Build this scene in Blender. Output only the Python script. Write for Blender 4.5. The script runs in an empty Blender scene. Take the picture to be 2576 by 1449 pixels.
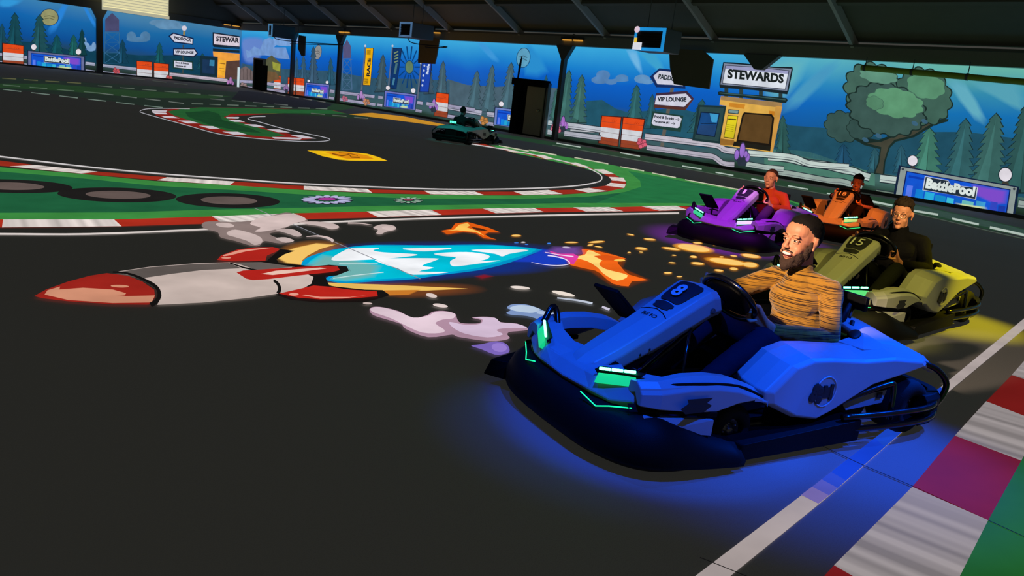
import bpy, bmesh, math, random
from mathutils import Vector, Matrix, Euler
from mathutils.geometry import tessellate_polygon
random.seed(7)
R = math.radians
W, H = 2576.0, 1449.0
# ------------------------------------------------------------------ camera
FPX, YAW, PITCH, ROLL = 1988.58, .760439, .237328, .117932
CH = 1.45                                     # camera height in metres
XR, YL, HW = 21.687, 49.682, 3.432            # right wall, far wall, height of the projected wall
def cam_axes():
    f = Vector((math.sin(YAW)*math.cos(PITCH), math.cos(YAW)*math.cos(PITCH), -math.sin(PITCH)))
    r = Vector((math.cos(YAW), -math.sin(YAW), 0)); u = r.cross(f)
    c, s = math.cos(ROLL), math.sin(ROLL)
    return c*r+s*u, -s*r+c*u, f
AR, AU, AF = cam_axes()
cam = bpy.data.objects.new('camera', bpy.data.cameras.new('camera'))
bpy.context.scene.collection.objects.link(cam)
cam.matrix_world = Matrix(((AR.x, AU.x, -AF.x, 0), (AR.y, AU.y, -AF.y, 0), (AR.z, AU.z, -AF.z, CH), (0, 0, 0, 1)))
cam.data.sensor_width = 36; cam.data.lens = FPX/W*36
cam.data.clip_end = 300; cam.data.clip_start = .05
cam.data.dof.use_dof = True; cam.data.dof.focus_distance = 4.3; cam.data.dof.aperture_fstop = 8
sc = bpy.context.scene; sc.camera = cam
# ------------------------------------------------------------------ world, exposure
wd = bpy.data.worlds.new('world'); sc.world = wd; wd.use_nodes = True
wd.node_tree.nodes['Background'].inputs[0].default_value = (1.0, .97, .86, 1)
wd.node_tree.nodes['Background'].inputs[1].default_value = .05
sc.view_settings.view_transform = 'Standard'; sc.view_settings.look = 'None'
sc.view_settings.exposure = 0; sc.view_settings.gamma = 1; sc.view_settings.use_curve_mapping = False
# poses of the karts on the floor: x, y, heading in degrees
POSE = dict(blue=(4.03, 1.92, 167.5), yellow=(7.18, 2.68, 180), purple=(9.52, 5.31, 188.6),
            orange=(11.95, 5.29, 192.2), teal=(14.0, 17.6, 22))
def kart_matrix(n):
    x, y, a = POSE[n]; return Matrix.Translation((x, y, 0)) @ Matrix.Rotation(R(a), 4, 'Z')
def spot(name, kart, src, tgt, color, watts, deg, blend=.5, rad=.05):
    l = bpy.data.lights.new(name, 'SPOT'); o = bpy.data.objects.new(name, l); sc.collection.objects.link(o)
    M = kart_matrix(kart); a = M @ Vector(src); b = M @ Vector(tgt)
    o.location = a; o.rotation_euler = (b-a).to_track_quat('-Z', 'Y').to_euler()
    l.color = color; l.energy = watts; l.spot_size = R(deg); l.spot_blend = blend; l.shadow_soft_size = rad
    return o
# beams of the ceiling projectors that follow every kart
BLUE, YEL, PUR, ORA = (.0, .085, 1), (1, .80, .0), (.42, .02, .85), (1, .17, .015)
spot('projector_beam_blue', 'blue', (2.3, 1.9, 4.6), (1.08, .12, .25), BLUE, 1600, 19, .45)
spot('projector_beam_blue_side', 'blue', (.5, 3.2, 4.2), (.2, .56, .2), BLUE, 1300, 19, 1)
spot('projector_beam_blue_halo', 'blue', (-3.2, .9, 4.0), (.28, .74, 0), BLUE, 3000, 19, 1)
spot('projector_beam_blue_halo_front', 'blue', (2.7, -1.9, 4.4), (1.35, .08, 0), BLUE, 420, 19, 1)
spot('projector_beam_blue_rear', 'blue', (-3.4, .2, 3.6), (-.42, .15, .3), BLUE, 1100, 13, .8)
spot('projector_beam_warm', 'blue', (4.7, .8, 2.75), (.12, .02, .80), (1, .73, .53), 2300, 8.8, .3)
spot('projector_beam_yellow', 'yellow', (-1.6, 2.6, 4.4), (-.15, .42, .1), YEL, 2600, 17, .8)
spot('projector_beam_yellow_front', 'yellow', (3.0, 2.0, 4.2), (1.1, .15, .3), (1, .84, .12), 620, 19, .6)
spot('projector_beam_yellow_face', 'yellow', (3.6, 2.4, 2.8), (.24, 0, .86), (1, .74, .34), 1200, 12, .6)
spot('projector_beam_purple', 'purple', (3.5, 1.2, 4.2), (1.15, -.1, .2), PUR, 2000, 23, .7)
spot('projector_beam_purple_torso', 'purple', (4.4, 1.0, 2.4), (.12, 0, .55), (1, .55, .34), 900, 12, .5)
spot('projector_beam_purple_rear', 'purple', (-1.0, 2.4, 4), (-.2, .2, .2), PUR, 800, 18, .7)
spot('projector_beam_orange', 'orange', (3.5, 1.4, 3.4), (.9, -.1, .35), ORA, 1500, 24, .7)
spot('projector_beam_teal', 'teal', (-3.5, 0, 4), (.2, 0, .2), (.02, .8, .72), 420, 24, .7)

# ------------------------------------------------------------------ helpers: pixels to floor and wall
def ray(x, y):
    return AR*((x-W/2)/FPX) + AU*(-(y-H/2)/FPX) + AF
def onfloor(x, y, z=0.0):
    d = ray(x, y); t = (z-CH)/d.z; return Vector((d.x*t, d.y*t, z))
def onwall(x, y):
    d = ray(x, y); t = XR/d.x; return Vector((XR, d.y*t, CH+d.z*t))
def onfar(x, y):
    d = ray(x, y); t = YL/d.y; return Vector((d.x*t, YL, CH+d.z*t))
def onx(x, y, X):
    d = ray(x, y); t = X/d.x; return Vector((X, d.y*t, CH+d.z*t))
def ony(x, y, Y):
    d = ray(x, y); t = Y/d.y; return Vector((d.x*t, Y, CH+d.z*t))
PLANE = {'floor': (onfloor, Vector((0, 0, 1))), 'wall': (onwall, Vector((-1, 0, 0))), 'far': (onfar, Vector((0, -1, 0)))}

# ------------------------------------------------------------------ materials
def lin(c):
    c /= 255.0; return c/12.92 if c <= .04045 else ((c+.055)/1.055)**2.4
def rgb(t): return (lin(t[0]), lin(t[1]), lin(t[2]), 1)
MC = {}
def nodes(name):
    m = bpy.data.materials.new(name); m.use_nodes = True
    nt = m.node_tree; return m, nt, nt.nodes, nt.links, nt.nodes['Principled BSDF']
def pic(t, k=1.0, stripe=False):
    """the floor or wall cloth with a projected picture of this colour on it"""
    key = ('pic', tuple(t), k, stripe)
    if key in MC: return MC[key]
    m, nt, N, L, b = nodes('projected_%d_%d_%d' % tuple(t))
    b.inputs['Base Color'].default_value = (.02, .02, .02, 1); b.inputs['Roughness'].default_value = .8
    b.inputs['Specular IOR Level'].default_value = .1
    b.inputs['Emission Color'].default_value = rgb(t)
    tc = N.new('ShaderNodeTexCoord'); nz = N.new('ShaderNodeTexNoise'); nz.inputs['Scale'].default_value = 1.3 if stripe else 2.5
    nz.inputs['Detail'].default_value = 3
    if stripe:
        dt = N.new('ShaderNodeVectorMath'); dt.operation = 'DOT_PRODUCT'; dt.inputs[1].default_value = (math.cos(R(stripe)), math.sin(R(stripe)), 0)
        nz.noise_dimensions = '1D'; nz.inputs['Scale'].default_value = 9; nz.inputs['Detail'].default_value = 1
        L.new(tc.outputs['Object'], dt.inputs[0]); L.new(dt.outputs['Value'], nz.inputs['W'])
    else: L.new(tc.outputs['Object'], nz.inputs[0])
    mr = N.new('ShaderNodeMapRange'); mr.inputs[1].default_value = .3; mr.inputs[2].default_value = .7
    mr.inputs[3].default_value = k*(.62 if stripe else .86); mr.inputs[4].default_value = k*1.12
    L.new(nz.outputs[0], mr.inputs[0]); L.new(mr.outputs[0], b.inputs['Emission Strength'])
    MC[key] = m; return m
def soft(t, k=1.0):
    """a projected colour that fades out towards its rim (attribute fade)"""
    key = ('soft', tuple(t), k)
    if key in MC: return MC[key]
    m, nt, N, L, b = nodes('projected_soft_%d_%d_%d' % tuple(t))
    b.inputs['Base Color'].default_value = (.02, .02, .02, 1); b.inputs['Roughness'].default_value = .8
    b.inputs['Emission Color'].default_value = rgb(t); b.inputs['Emission Strength'].default_value = k
    a = N.new('ShaderNodeAttribute'); a.attribute_name = 'fade'
    L.new(a.outputs['Fac'], b.inputs['Alpha'])
    MC[key] = m; return m
def mat(name, t, rough=.5, metal=0, spec=.5, bump=0, bscale=60, coat=0, em=None, ek=1.0):
    if name in MC: return MC[name]
    m, nt, N, L, b = nodes(name)
    b.inputs['Roughness'].default_value = rough; b.inputs['Metallic'].default_value = metal
    b.inputs['Specular IOR Level'].default_value = spec; b.inputs['Coat Weight'].default_value = coat
    tc = N.new('ShaderNodeTexCoord'); nz = N.new('ShaderNodeTexNoise'); nz.inputs['Scale'].default_value = bscale
    L.new(tc.outputs['Object'], nz.inputs[0])
    mx = N.new('ShaderNodeMix'); mx.data_type = 'RGBA'; c = rgb(t)
    mx.inputs[6].default_value = tuple(v*.88 for v in c[:3])+(1,); mx.inputs[7].default_value = c
    L.new(nz.outputs[0], mx.inputs[0]); L.new(mx.outputs[2], b.inputs['Base Color'])
    if bump:
        bp = N.new('ShaderNodeBump'); bp.inputs['Strength'].default_value = bump; bp.inputs['Distance'].default_value = .004
        L.new(nz.outputs[0], bp.inputs['Height']); L.new(bp.outputs[0], b.inputs['Normal'])
    if em: b.inputs['Emission Color'].default_value = rgb(em); b.inputs['Emission Strength'].default_value = ek
    MC[name] = m; return m

# ------------------------------------------------------------------ mesh builder
def tag(o, label=None, cat=None, group=None, kind=None):
    if label: o['label'] = label
    if cat: o['category'] = cat
    if group: o['group'] = group
    if kind: o['kind'] = kind
    return o
def empty(name, M=None):
    o = bpy.data.objects.new(name, None); sc.collection.objects.link(o); o.empty_display_size = .1
    if M is not None: o.matrix_world = M
    return o
def link(name, me, parent=None, smooth=False):
    o = bpy.data.objects.new(name, me); sc.collection.objects.link(o)
    if parent is not None: o.parent = parent
    if smooth:
        for f in me.polygons: f.use_smooth = True
    return o
def catmull(P, n=6, closed=False):
    P = [Vector(p) for p in P]; out = []; m = len(P)
    rng = range(m if closed else m-1)
    for i in rng:
        if closed: a, b, c, d = P[i-1], P[i], P[(i+1) % m], P[(i+2) % m]
        else: a, b, c, d = P[max(i-1, 0)], P[i], P[i+1], P[min(i+2, m-1)]
        for k in range(n):
            t = k/n
            out.append(.5*((2*b)+(c-a)*t+(2*a-5*b+4*c-d)*t*t+(3*b-a-3*c+d)*t**3))
    if not closed: out.append(P[-1])
    return out
class MB:
    def __init__(s): s.v = []; s.f = []; s.m = []; s.mats = []; s.cur = 0; s.fade = []; s.hasfade = False
    def use(s, m):
        if m not in s.mats: s.mats.append(m)
        s.cur = s.mats.index(m); return s
    def add(s, vs, fs, fade=None):
        b = len(s.v); s.v += [Vector(v) for v in vs]
        s.fade += list(fade) if fade else [1.0]*len(vs)
        if fade: s.hasfade = True
        for f in fs: s.f.append([b+i for i in f]); s.m.append(s.cur)
        return s
    def box(s, c, d, rot=None):
        x, y, z = d[0]/2, d[1]/2, d[2]/2; c = Vector(c)
        vs = [Vector((i, j, k)) for i in (-x, x) for j in (-y, y) for k in (-z, z)]
        if rot: M = Euler(rot).to_matrix(); vs = [M @ v for v in vs]
        return s.add([v+c for v in vs], [(0, 1, 3, 2), (4, 6, 7, 5), (0, 4, 5, 1), (2, 3, 7, 6), (0, 2, 6, 4), (1, 5, 7, 3)])
    def loft(s, secs, cap=True, closed=True):
        n = len(secs[0]); vs = [p for q in secs for p in q]; fs = []
        for i in range(len(secs)-1):
            for j in range(n if closed else n-1):
                k = (j+1) % n; fs.append((i*n+j, i*n+k, (i+1)*n+k, (i+1)*n+j))
        if cap: fs += [tuple(range(n))[::-1], tuple(range((len(secs)-1)*n, len(secs)*n))]
        return s.add(vs, fs)
    def tube(s, P, r, n=8, closed=False, sm=0):
        if sm: P = catmull(P, sm, closed)
        P = [Vector(p) for p in P]; m = len(P); secs = []; up = None
        rr = r if isinstance(r, (list, tuple)) else [r]*m
        for i, p in enumerate(P):
            if closed: t = (P[(i+1) % m]-P[i-1])
            else: t = P[min(i+1, m-1)]-P[max(i-1, 0)]
            t.normalize()
            if up is None: up = t.orthogonal().normalized()
            up = (up-t*up.dot(t)); up = up.normalized() if up.length > 1e-6 else t.orthogonal().normalized()
            w = t.cross(up)
            secs.append([p+(up*math.cos(a)+w*math.sin(a))*rr[i] for a in [2*math.pi*k/n for k in range(n)]])
        if closed: secs.append(secs[0])
        return s.loft(secs, cap=not closed)
    def cyl(s, a, b, r, n=20): return s.tube([a, b], r, n)
    def ell(s, c, r, rot=None, u=16, v=10):
        c = Vector(c); r = r if isinstance(r, (tuple, list)) else (r, r, r)
        vs = []; fs = []; M = Euler(rot).to_matrix() if rot else None
        vs.append(Vector((0, 0, r[2])))
        for i in range(1, v):
            t = math.pi*i/v
            for j in range(u):
                a = 2*math.pi*j/u; vs.append(Vector((r[0]*math.sin(t)*math.cos(a), r[1]*math.sin(t)*math.sin(a), r[2]*math.cos(t))))
        vs.append(Vector((0, 0, -r[2]))); L = len(vs)-1
        for j in range(u):
            k = (j+1) % u; fs.append((0, 1+j, 1+k)); fs.append((L, L-u+k, L-u+j))
            for i in range(v-2): fs.append((1+i*u+j, 1+(i+1)*u+j, 1+(i+1)*u+k, 1+i*u+k))
        if M: vs = [M @ q for q in vs]
        return s.add([q+c for q in vs], fs)
    def cap(s, a, ra, b, rb, n=14):
        """tapered capsule"""
        a = Vector(a); b = Vector(b); t = (b-a); L = t.length; t.normalize(); P = []; rr = []
        for k in range(6): q = math.pi/2*k/5; P.append(a-t*ra*math.cos(q)); rr.append(max(ra*math.sin(q), 1e-4))
        for k in range(6): q = math.pi/2*k/5; P.append(b+t*rb*math.sin(q)); rr.append(max(rb*math.cos(q), 1e-4))
        return s.tube(P, rr, n)
    def lathe(s, c, axis, prof, n=24):
        """prof: list of (along, radius)"""
        ax = Vector(axis).normalized(); u = ax.orthogonal().normalized(); w = ax.cross(u); c = Vector(c)
        secs = [[c+ax*h+(u*math.cos(2*math.pi*k/n)+w*math.sin(2*math.pi*k/n))*r for k in range(n)] for h, r in prof]
        return s.loft(secs, cap=True)
    def hull(s, P):
        bm = bmesh.new()
        for q in P: bm.verts.new(q)
        r = bmesh.ops.convex_hull(bm, input=bm.verts)
        bmesh.ops.delete(bm, geom=list({g for g in r['geom_interior']+r['geom_unused'] if isinstance(g, bmesh.types.BMVert)}), context='VERTS')
        bm.verts.index_update(); s.add([v.co.copy() for v in bm.verts], [[v.index for v in f.verts] for f in bm.faces]); bm.free(); return s
    def poly(s, P, fade=None):
        P = [Vector(p) for p in P]
        return s.add(P, [tuple(t) for t in tessellate_polygon([P])], fade)
    def build(s, name, parent=None, smooth=False, bevel=0, sub=0, weld=False):
        me = bpy.data.meshes.new(name); me.from_pydata([tuple(v) for v in s.v], [], s.f); me.update()
        for m in s.mats: me.materials.append(m)
        me.polygons.foreach_set('material_index', s.m)
        if s.hasfade:
            at = me.attributes.new('fade', 'FLOAT', 'POINT'); at.data.foreach_set('value', s.fade)
        bm = bmesh.new(); bm.from_mesh(me)
        if weld: bmesh.ops.remove_doubles(bm, verts=bm.verts, dist=1e-5)
        bmesh.ops.recalc_face_normals(bm, faces=bm.faces); bm.to_mesh(me); bm.free()
        o = link(name, me, parent, smooth)
        if bevel:
            b = o.modifiers.new('bevel', 'BEVEL'); b.width = bevel; b.segments = 2; b.limit_method = 'ANGLE'; b.angle_limit = R(35)
        if sub:
            b = o.modifiers.new('sub', 'SUBSURF'); b.levels = sub; b.render_levels = sub
        return o
TXT = {}
def text_mesh(txt, bold):
    if (txt, bold) in TXT: return TXT[(txt, bold)]
    cu = bpy.data.curves.new('lettering', 'FONT'); cu.body = txt; cu.size = 1; cu.offset = bold; cu.resolution_u = 3
    o = bpy.data.objects.new('lettering', cu); sc.collection.objects.link(o)
    dg = bpy.context.evaluated_depsgraph_get(); me = bpy.data.meshes.new_from_object(o.evaluated_get(dg))
    vs = [v.co.copy() for v in me.vertices]; fs = [list(f.vertices) for f in me.polygons]
    x0 = min(v.x for v in vs); x1 = max(v.x for v in vs); y0 = min(v.y for v in vs); y1 = max(v.y for v in vs)
    vs = [((v.x-x0)/(x1-x0), (v.y-y0)/(y1-y0)) for v in vs]
    bpy.data.objects.remove(o); bpy.data.curves.remove(cu); bpy.data.meshes.remove(me)
    TXT[(txt, bold)] = (vs, fs); return vs, fs

# ------------------------------------------------------------------ projected pictures on floor and walls
class Pic:
    """flat picture on a plane; points come in the frame (ox, oy, s) of a view of the photograph"""
    def __init__(p, plane, fr=(0, 0, 1), lift=.003, step=.0006):
        p.fn, p.n = PLANE[plane]; p.fr = fr; p.mb = MB(); p.h = lift; p.step = step; p.plane = plane
    def P(p, q):
        ox, oy, s = p.fr; return p.fn(ox+q[0]/s, oy+q[1]/s) + p.n*p.h
    def add(p, pts, t, k=1.0, stripe=False, sm=0):
        if sm: pts = [(v.x, v.y) for v in catmull([Vector((a, b, 0)) for a, b in pts], sm, True)]
        if stripe: d = p.P(pts[1])-p.P(pts[0]); stripe = round(math.degrees(math.atan2(d.y, d.x))/8)*8 or 1
        p.mb.use(pic(t, k, stripe)); p.mb.poly([p.P(q) for q in pts]); p.h += p.step; return p
    def soft(p, pts, t, w, k=1.0, sm=0):
        """filled shape whose rim (w wide in the frame) fades out"""
        if sm: pts = [(v.x, v.y) for v in catmull([Vector((a, b, 0)) for a, b in pts], sm, True)]
        cx = sum(a for a, b in pts)/len(pts); cy = sum(b for a, b in pts)/len(pts)
        inner = [(cx+(a-cx)*(1-w), cy+(b-cy)*(1-w)) for a, b in pts]; n = len(pts)
        p.mb.use(soft(t, k))
        p.mb.poly([p.P(q) for q in inner])
        p.mb.add([p.P(q) for q in inner]+[p.P(q) for q in pts], [(i, (i+1) % n, n+(i+1) % n, n+i) for i in range(n)], [1]*n+[0]*n)
        p.h += p.step; return p
    def ell(p, cx, cy, rx, ry, t, a=0, k=1.0, n=20, sf=0):
        c, s = math.cos(R(a)), math.sin(R(a))
        pts = [(cx+rx*math.cos(u)*c-ry*math.sin(u)*s, cy+rx*math.cos(u)*s+ry*math.sin(u)*c) for u in [2*math.pi*i/n for i in range(n)]]
        return p.soft(pts, t, sf, k) if sf else p.add(pts, t, k)
    def stroke(p, pts, w, t, k=1.0, closed=False, sm=0, stripe=False):
        V = [Vector((a, b, 0)) for a, b in pts]
        if sm: V = catmull(V, sm, closed)
        ww = w if isinstance(w, (list, tuple)) else None
        n = len(V); L = []; Rr = []
        for i in range(n):
            t_ = (V[(i+1) % n]-V[i-1]) if closed else (V[min(i+1, n-1)]-V[max(i-1, 0)])
            t_.normalize(); m = Vector((-t_.y, t_.x, 0)); q = (ww[0]+(ww[1]-ww[0])*i/(n-1) if ww else w)/2
            L.append(V[i]+m*q); Rr.append(V[i]-m*q)
        p.mb.use(pic(t, k, stripe)); vs = [p.P((v.x, v.y)) for v in L+Rr]
        fs = [(i, (i+1) % n, n+(i+1) % n, n+i) for i in range(n if closed else n-1)]
        p.mb.add(vs, fs); p.h += p.step; return p
    def text(p, txt, a, b, hgt, t, bold=.03, k=1.0, lean=None):
        """text from a to b along its baseline, hgt tall in the frame"""
        vs, fs = text_mesh(txt, bold); dx, dy = b[0]-a[0], b[1]-a[1]; l = math.hypot(dx, dy)
        ux, uy = lean if lean else (dy/l*hgt, -dx/l*hgt)
        p.mb.use(pic(t, k)); p.mb.add([p.P((a[0]+dx*u+ux*v, a[1]+dy*u+uy*v)) for u, v in vs], fs); p.h += p.step; return p
    def build(p, name, label, cat, group=None):
        return tag(p.mb.build(name), label, cat, group)
# ================================================================== THE SETTING
def floor_material():
    m, nt, N, L, b = nodes('dark_track_floor')
    tc = N.new('ShaderNodeTexCoord'); nz = N.new('ShaderNodeTexNoise'); nz.inputs['Scale'].default_value = 220; nz.inputs['Detail'].default_value = 4
    n2 = N.new('ShaderNodeTexNoise'); n2.inputs['Scale'].default_value = .35
    L.new(tc.outputs['Object'], nz.inputs[0]); L.new(tc.outputs['Object'], n2.inputs[0])
    ad = N.new('ShaderNodeMath'); ad.operation = 'ADD'; L.new(nz.outputs[0], ad.inputs[0]); L.new(n2.outputs[0], ad.inputs[1])
    cr = N.new('ShaderNodeValToRGB'); cr.color_ramp.elements[0].position = .75; cr.color_ramp.elements[1].position = 1.3
    cr.color_ramp.elements[0].color = (.11, .11, .105, 1); cr.color_ramp.elements[1].color = (.15, .15, .142, 1)
    L.new(ad.outputs[0], cr.inputs[0]); L.new(cr.outputs[0], b.inputs['Base Color'])
    bp = N.new('ShaderNodeBump'); bp.inputs['Strength'].default_value = .25; bp.inputs['Distance'].default_value = .002
    L.new(nz.outputs[0], bp.inputs['Height']); L.new(bp.outputs[0], b.inputs['Normal'])
    b.inputs['Emission Color'].default_value = (1, .98, .84, 1); b.inputs['Emission Strength'].default_value = .0155   # black level of the floor projectors
    b.inputs['Roughness'].default_value = .75; b.inputs['Specular IOR Level'].default_value = .18
    return m
FLOOR = floor_material()
mb = MB().use(FLOOR); mb.box((4.0, 22.0, -.1), (XR*2-8+.4, 62, .2)); o = mb.build('floor'); tag(o, kind='structure')
def sky_material(name, axis, lo, hi, left, right):
    """cloth wall with a projected night sky: left and right are colour stops over the height"""
    m, nt, N, L, b = nodes(name)
    tc = N.new('ShaderNodeTexCoord'); sp = N.new('ShaderNodeSeparateXYZ')
    nz = N.new('ShaderNodeTexNoise'); nz.inputs['Scale'].default_value = .45; nz.inputs['Detail'].default_value = 2
    L.new(tc.outputs['Object'], sp.inputs[0]); L.new(tc.outputs['Object'], nz.inputs[0])
    z = N.new('ShaderNodeMath'); z.operation = 'MULTIPLY_ADD'; z.inputs[1].default_value = .16; z.inputs[2].default_value = -.08; L.new(nz.outputs[0], z.inputs[0])
    z2 = N.new('ShaderNodeMath'); z2.operation = 'MULTIPLY_ADD'; z2.inputs[1].default_value = 1/HW; L.new(sp.outputs[2], z2.inputs[0]); L.new(z.outputs[0], z2.inputs[2])
    rs = []
    for st in (left, right):
        cr = N.new('ShaderNodeValToRGB'); e = cr.color_ramp.elements
        while len(e) < len(st): e.new(.5)
        for i, (ps, c) in enumerate(st): e[i].position = ps; e[i].color = rgb(c)
        L.new(z2.outputs[0], cr.inputs[0]); rs.append(cr)
    mr = N.new('ShaderNodeMapRange'); mr.inputs[1].default_value = lo; mr.inputs[2].default_value = hi; mr.clamp = True
    L.new(sp.outputs[axis], mr.inputs[0])
    mx = N.new('ShaderNodeMix'); mx.data_type = 'RGBA'; L.new(mr.outputs[0], mx.inputs[0]); L.new(rs[0].outputs[0], mx.inputs[6]); L.new(rs[1].outputs[0], mx.inputs[7])
    L.new(mx.outputs[2], b.inputs['Emission Color']); b.inputs['Emission Strength'].default_value = .95
    b.inputs['Base Color'].default_value = (.06, .06, .06, 1); b.inputs['Roughness'].default_value = .9
    return m
SKYR = sky_material('projected_sky_on_cloth', 1, 15, 8,
    [(0, (22, 34, 30)), (.05, (38, 62, 52)), (.1, (62, 92, 96)), (.34, (44, 84, 108)), (.44, (8, 82, 172)), (.66, (8, 96, 198)), (.8, (24, 130, 208)), (1, (56, 168, 222))],
    [(0, (22, 38, 26)), (.05, (38, 62, 50)), (.12, (70, 108, 100)), (.25, (44, 84, 98)), (.42, (24, 92, 130)), (.66, (18, 112, 180)), (.82, (50, 140, 175)), (1, (104, 182, 168))])
SKYL = sky_material('projected_sky_on_far_cloth', 0, -5, 16,
    [(0, (20, 28, 26)), (.05, (30, 46, 42)), (.12, (34, 62, 72)), (.36, (20, 66, 96)), (.5, (4, 72, 160)), (.8, (6, 100, 205)), (1, (30, 140, 210))],
    [(0, (20, 28, 26)), (.05, (34, 50, 44)), (.12, (50, 74, 74)), (.3, (34, 70, 96)), (.45, (10, 80, 150)), (.75, (20, 105, 165)), (1, (70, 130, 170))])
mb = MB().use(SKYR); mb.box((XR+.1, 22.2, HW/2), (.2, 55, HW)); tag(mb.build('wall_right'), kind='structure')
mb = MB().use(SKYL); mb.box((2.0, YL+.1, HW/2), (XR*2-4, .2, HW)); tag(mb.build('wall_far'), kind='structure')
DARK = mat('dark_painted_steel', (104, 106, 102), .7, spec=.2)
CEIL = mat('grey_roof_sheet', (126, 124, 112), .85, spec=.1, bscale=3)
RIB = mat('grey_roof_steel', (205, 203, 196), .6, spec=.2)
BEAM = mat('grey_beam_paint', (150, 150, 142), .7, spec=.2, bscale=8)
# barrel roof running along the right wall
def roofz(d): return 3.78+.56*d-.0125*d*d
mb = MB().use(CEIL); ds = [0, 1, 2, 3.5, 5, 7, 9, 12, 15, 18, 22.5, 27, 31, 36, 40, 44.8]
mb.loft([[(XR-d, y, roofz(d)), (XR-d, y, roofz(d)+.15)] for d in ds for y in ()] or [[(XR-d, -6, roofz(d)+.12), (XR-d, YL+.2, roofz(d)+.12), (XR-d, YL+.2, roofz(d)+.3), (XR-d, -6, roofz(d)+.3)] for d in ds])
tag(mb.build('ceiling'), kind='structure')
mb = MB().use(CEIL); mb.loft([[(XR-d, YL+.02, HW), (XR-d, YL+.02, roofz(d)+.12)] for d in ds], cap=False, closed=False)
o = mb.build('wall_far_gable'); tag(o, kind='structure'); so = o.modifiers.new('thick', 'SOLIDIFY'); so.thickness = .12
mb = MB().use(BEAM); mb.box((XR-.1, 22.2, HW+.17), (.2, 55, .34)); mb.use(DARK); mb.box((XR-.16, 22.2, HW+.36), (.32, 55, .06)); tag(mb.build('trim_1'), kind='structure')
mb = MB().use(DARK); mb.box((2.0, YL-.12, HW+.18), (XR*2-4, .2, .36)); tag(mb.build('trim_2'), kind='structure')
mb = MB().use(DARK); mb.box((XR-.04, 22.2, .045), (.08, 55, .09)); tag(mb.build('baseboard_right'), kind='structure')
mb = MB().use(DARK); mb.box((2.0, YL-.04, .045), (XR*2-4, .08, .09)); tag(mb.build('baseboard_far'), kind='structure')
ribs = ['at the far corner', 'second from the far corner', 'behind the tall tower picture', 'above the banner pictures', 'left of the middle wall heater', 'above the dark doorway',
        'left of the nearest wall heater', 'above the yellow kiosk picture', 'above the big leafy tree picture']
for i, lab in enumerate(ribs):
    y = 46.1-4.45*i; mb = MB().use(RIB); dd = [0, .6, 1.4, 2.4, 3.6, 5, 7, 9, 12, 16, 21]
    secs = []
    for d in dd:
        z = roofz(d)+.1; secs.append([(XR-d, y-.05, z), (XR-d, y+.05, z), (XR-d, y+.05, z-.26), (XR-d, y-.05, z-.26)])
    mb.loft(secs); tag(mb.build('roof_rib'), 'curved steel roof rib '+lab, 'roof rib', 'curved ribs under the dark roof')
for i, d in enumerate([1.6, 3.4, 5.4]):
    mb = MB().use(CEIL); mb.box((XR-d, 22.2, roofz(d)+.04), (.14, 55, .12), (0, .4, 0))
    tag(mb.build('roof_purlin'), ['straight purlin under the roof, the one nearest the mural wall', 'straight purlin under the roof, the middle one of three', 'straight purlin under the roof, farthest from the mural wall'][i], 'purlin', 'long purlins under the roof')
# steel columns in front of the cloth
def column(name, base, label, along, hgt=HW, w=.17, flare=.42):
    mb = MB().use(DARK); x, y = base
    def wbox(hw, z0, z1, hw1): 
        a = [(x-along[0]*hw, y-along[1]*hw), (x+along[0]*hw, y+along[1]*hw)]; b = [(x-along[0]*hw1, y-along[1]*hw1), (x+along[0]*hw1, y+along[1]*hw1)]
        n = (along[1]*.09, along[0]*.09)
        q = lambda A, z: [(A[0][0]-n[0], A[0][1]-n[1], z), (A[1][0]-n[0], A[1][1]-n[1], z), (A[1][0]+n[0], A[1][1]+n[1], z), (A[0][0]+n[0], A[0][1]+n[1], z)]
        mb.loft([q(a, z0), q(b, z1)])
    wbox(w/2, 0, hgt-.5, w/2); wbox(w/2, hgt-.5, hgt, flare)
    return tag(mb.build(name), label, 'column', 'steel columns along the projected walls')
column('steel_column', (XR-.2, 21.25), 'dark steel column with flared head right of the open doorway', (0, 1))
column('steel_column', (XR-.2, 37.3), 'dark steel column with flared head left of the tall tower picture', (0, 1), w=.2)
column('steel_column', (XR-.2, 42.4), 'dark steel column beside the far black door', (0, 1), w=.2)
column('steel_column', (13.5, YL-.2), 'dark steel column on the far wall left of the water tower', (1, 0), w=.3, flare=.4)
mb = MB().use(DARK); mb.loft([[(XR-.3, 12.55, HW), (XR-.3, 13.75, HW), (XR-.12, 13.75, HW), (XR-.12, 12.55, HW)], [(XR-.3, 13.05, HW-.42), (XR-.3, 13.3, HW-.42), (XR-.12, 13.3, HW-.42), (XR-.12, 13.05, HW-.42)]])
tag(mb.build('column_bracket'), 'dark wedge bracket hanging behind the top of the white steward sign', 'bracket')
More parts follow.
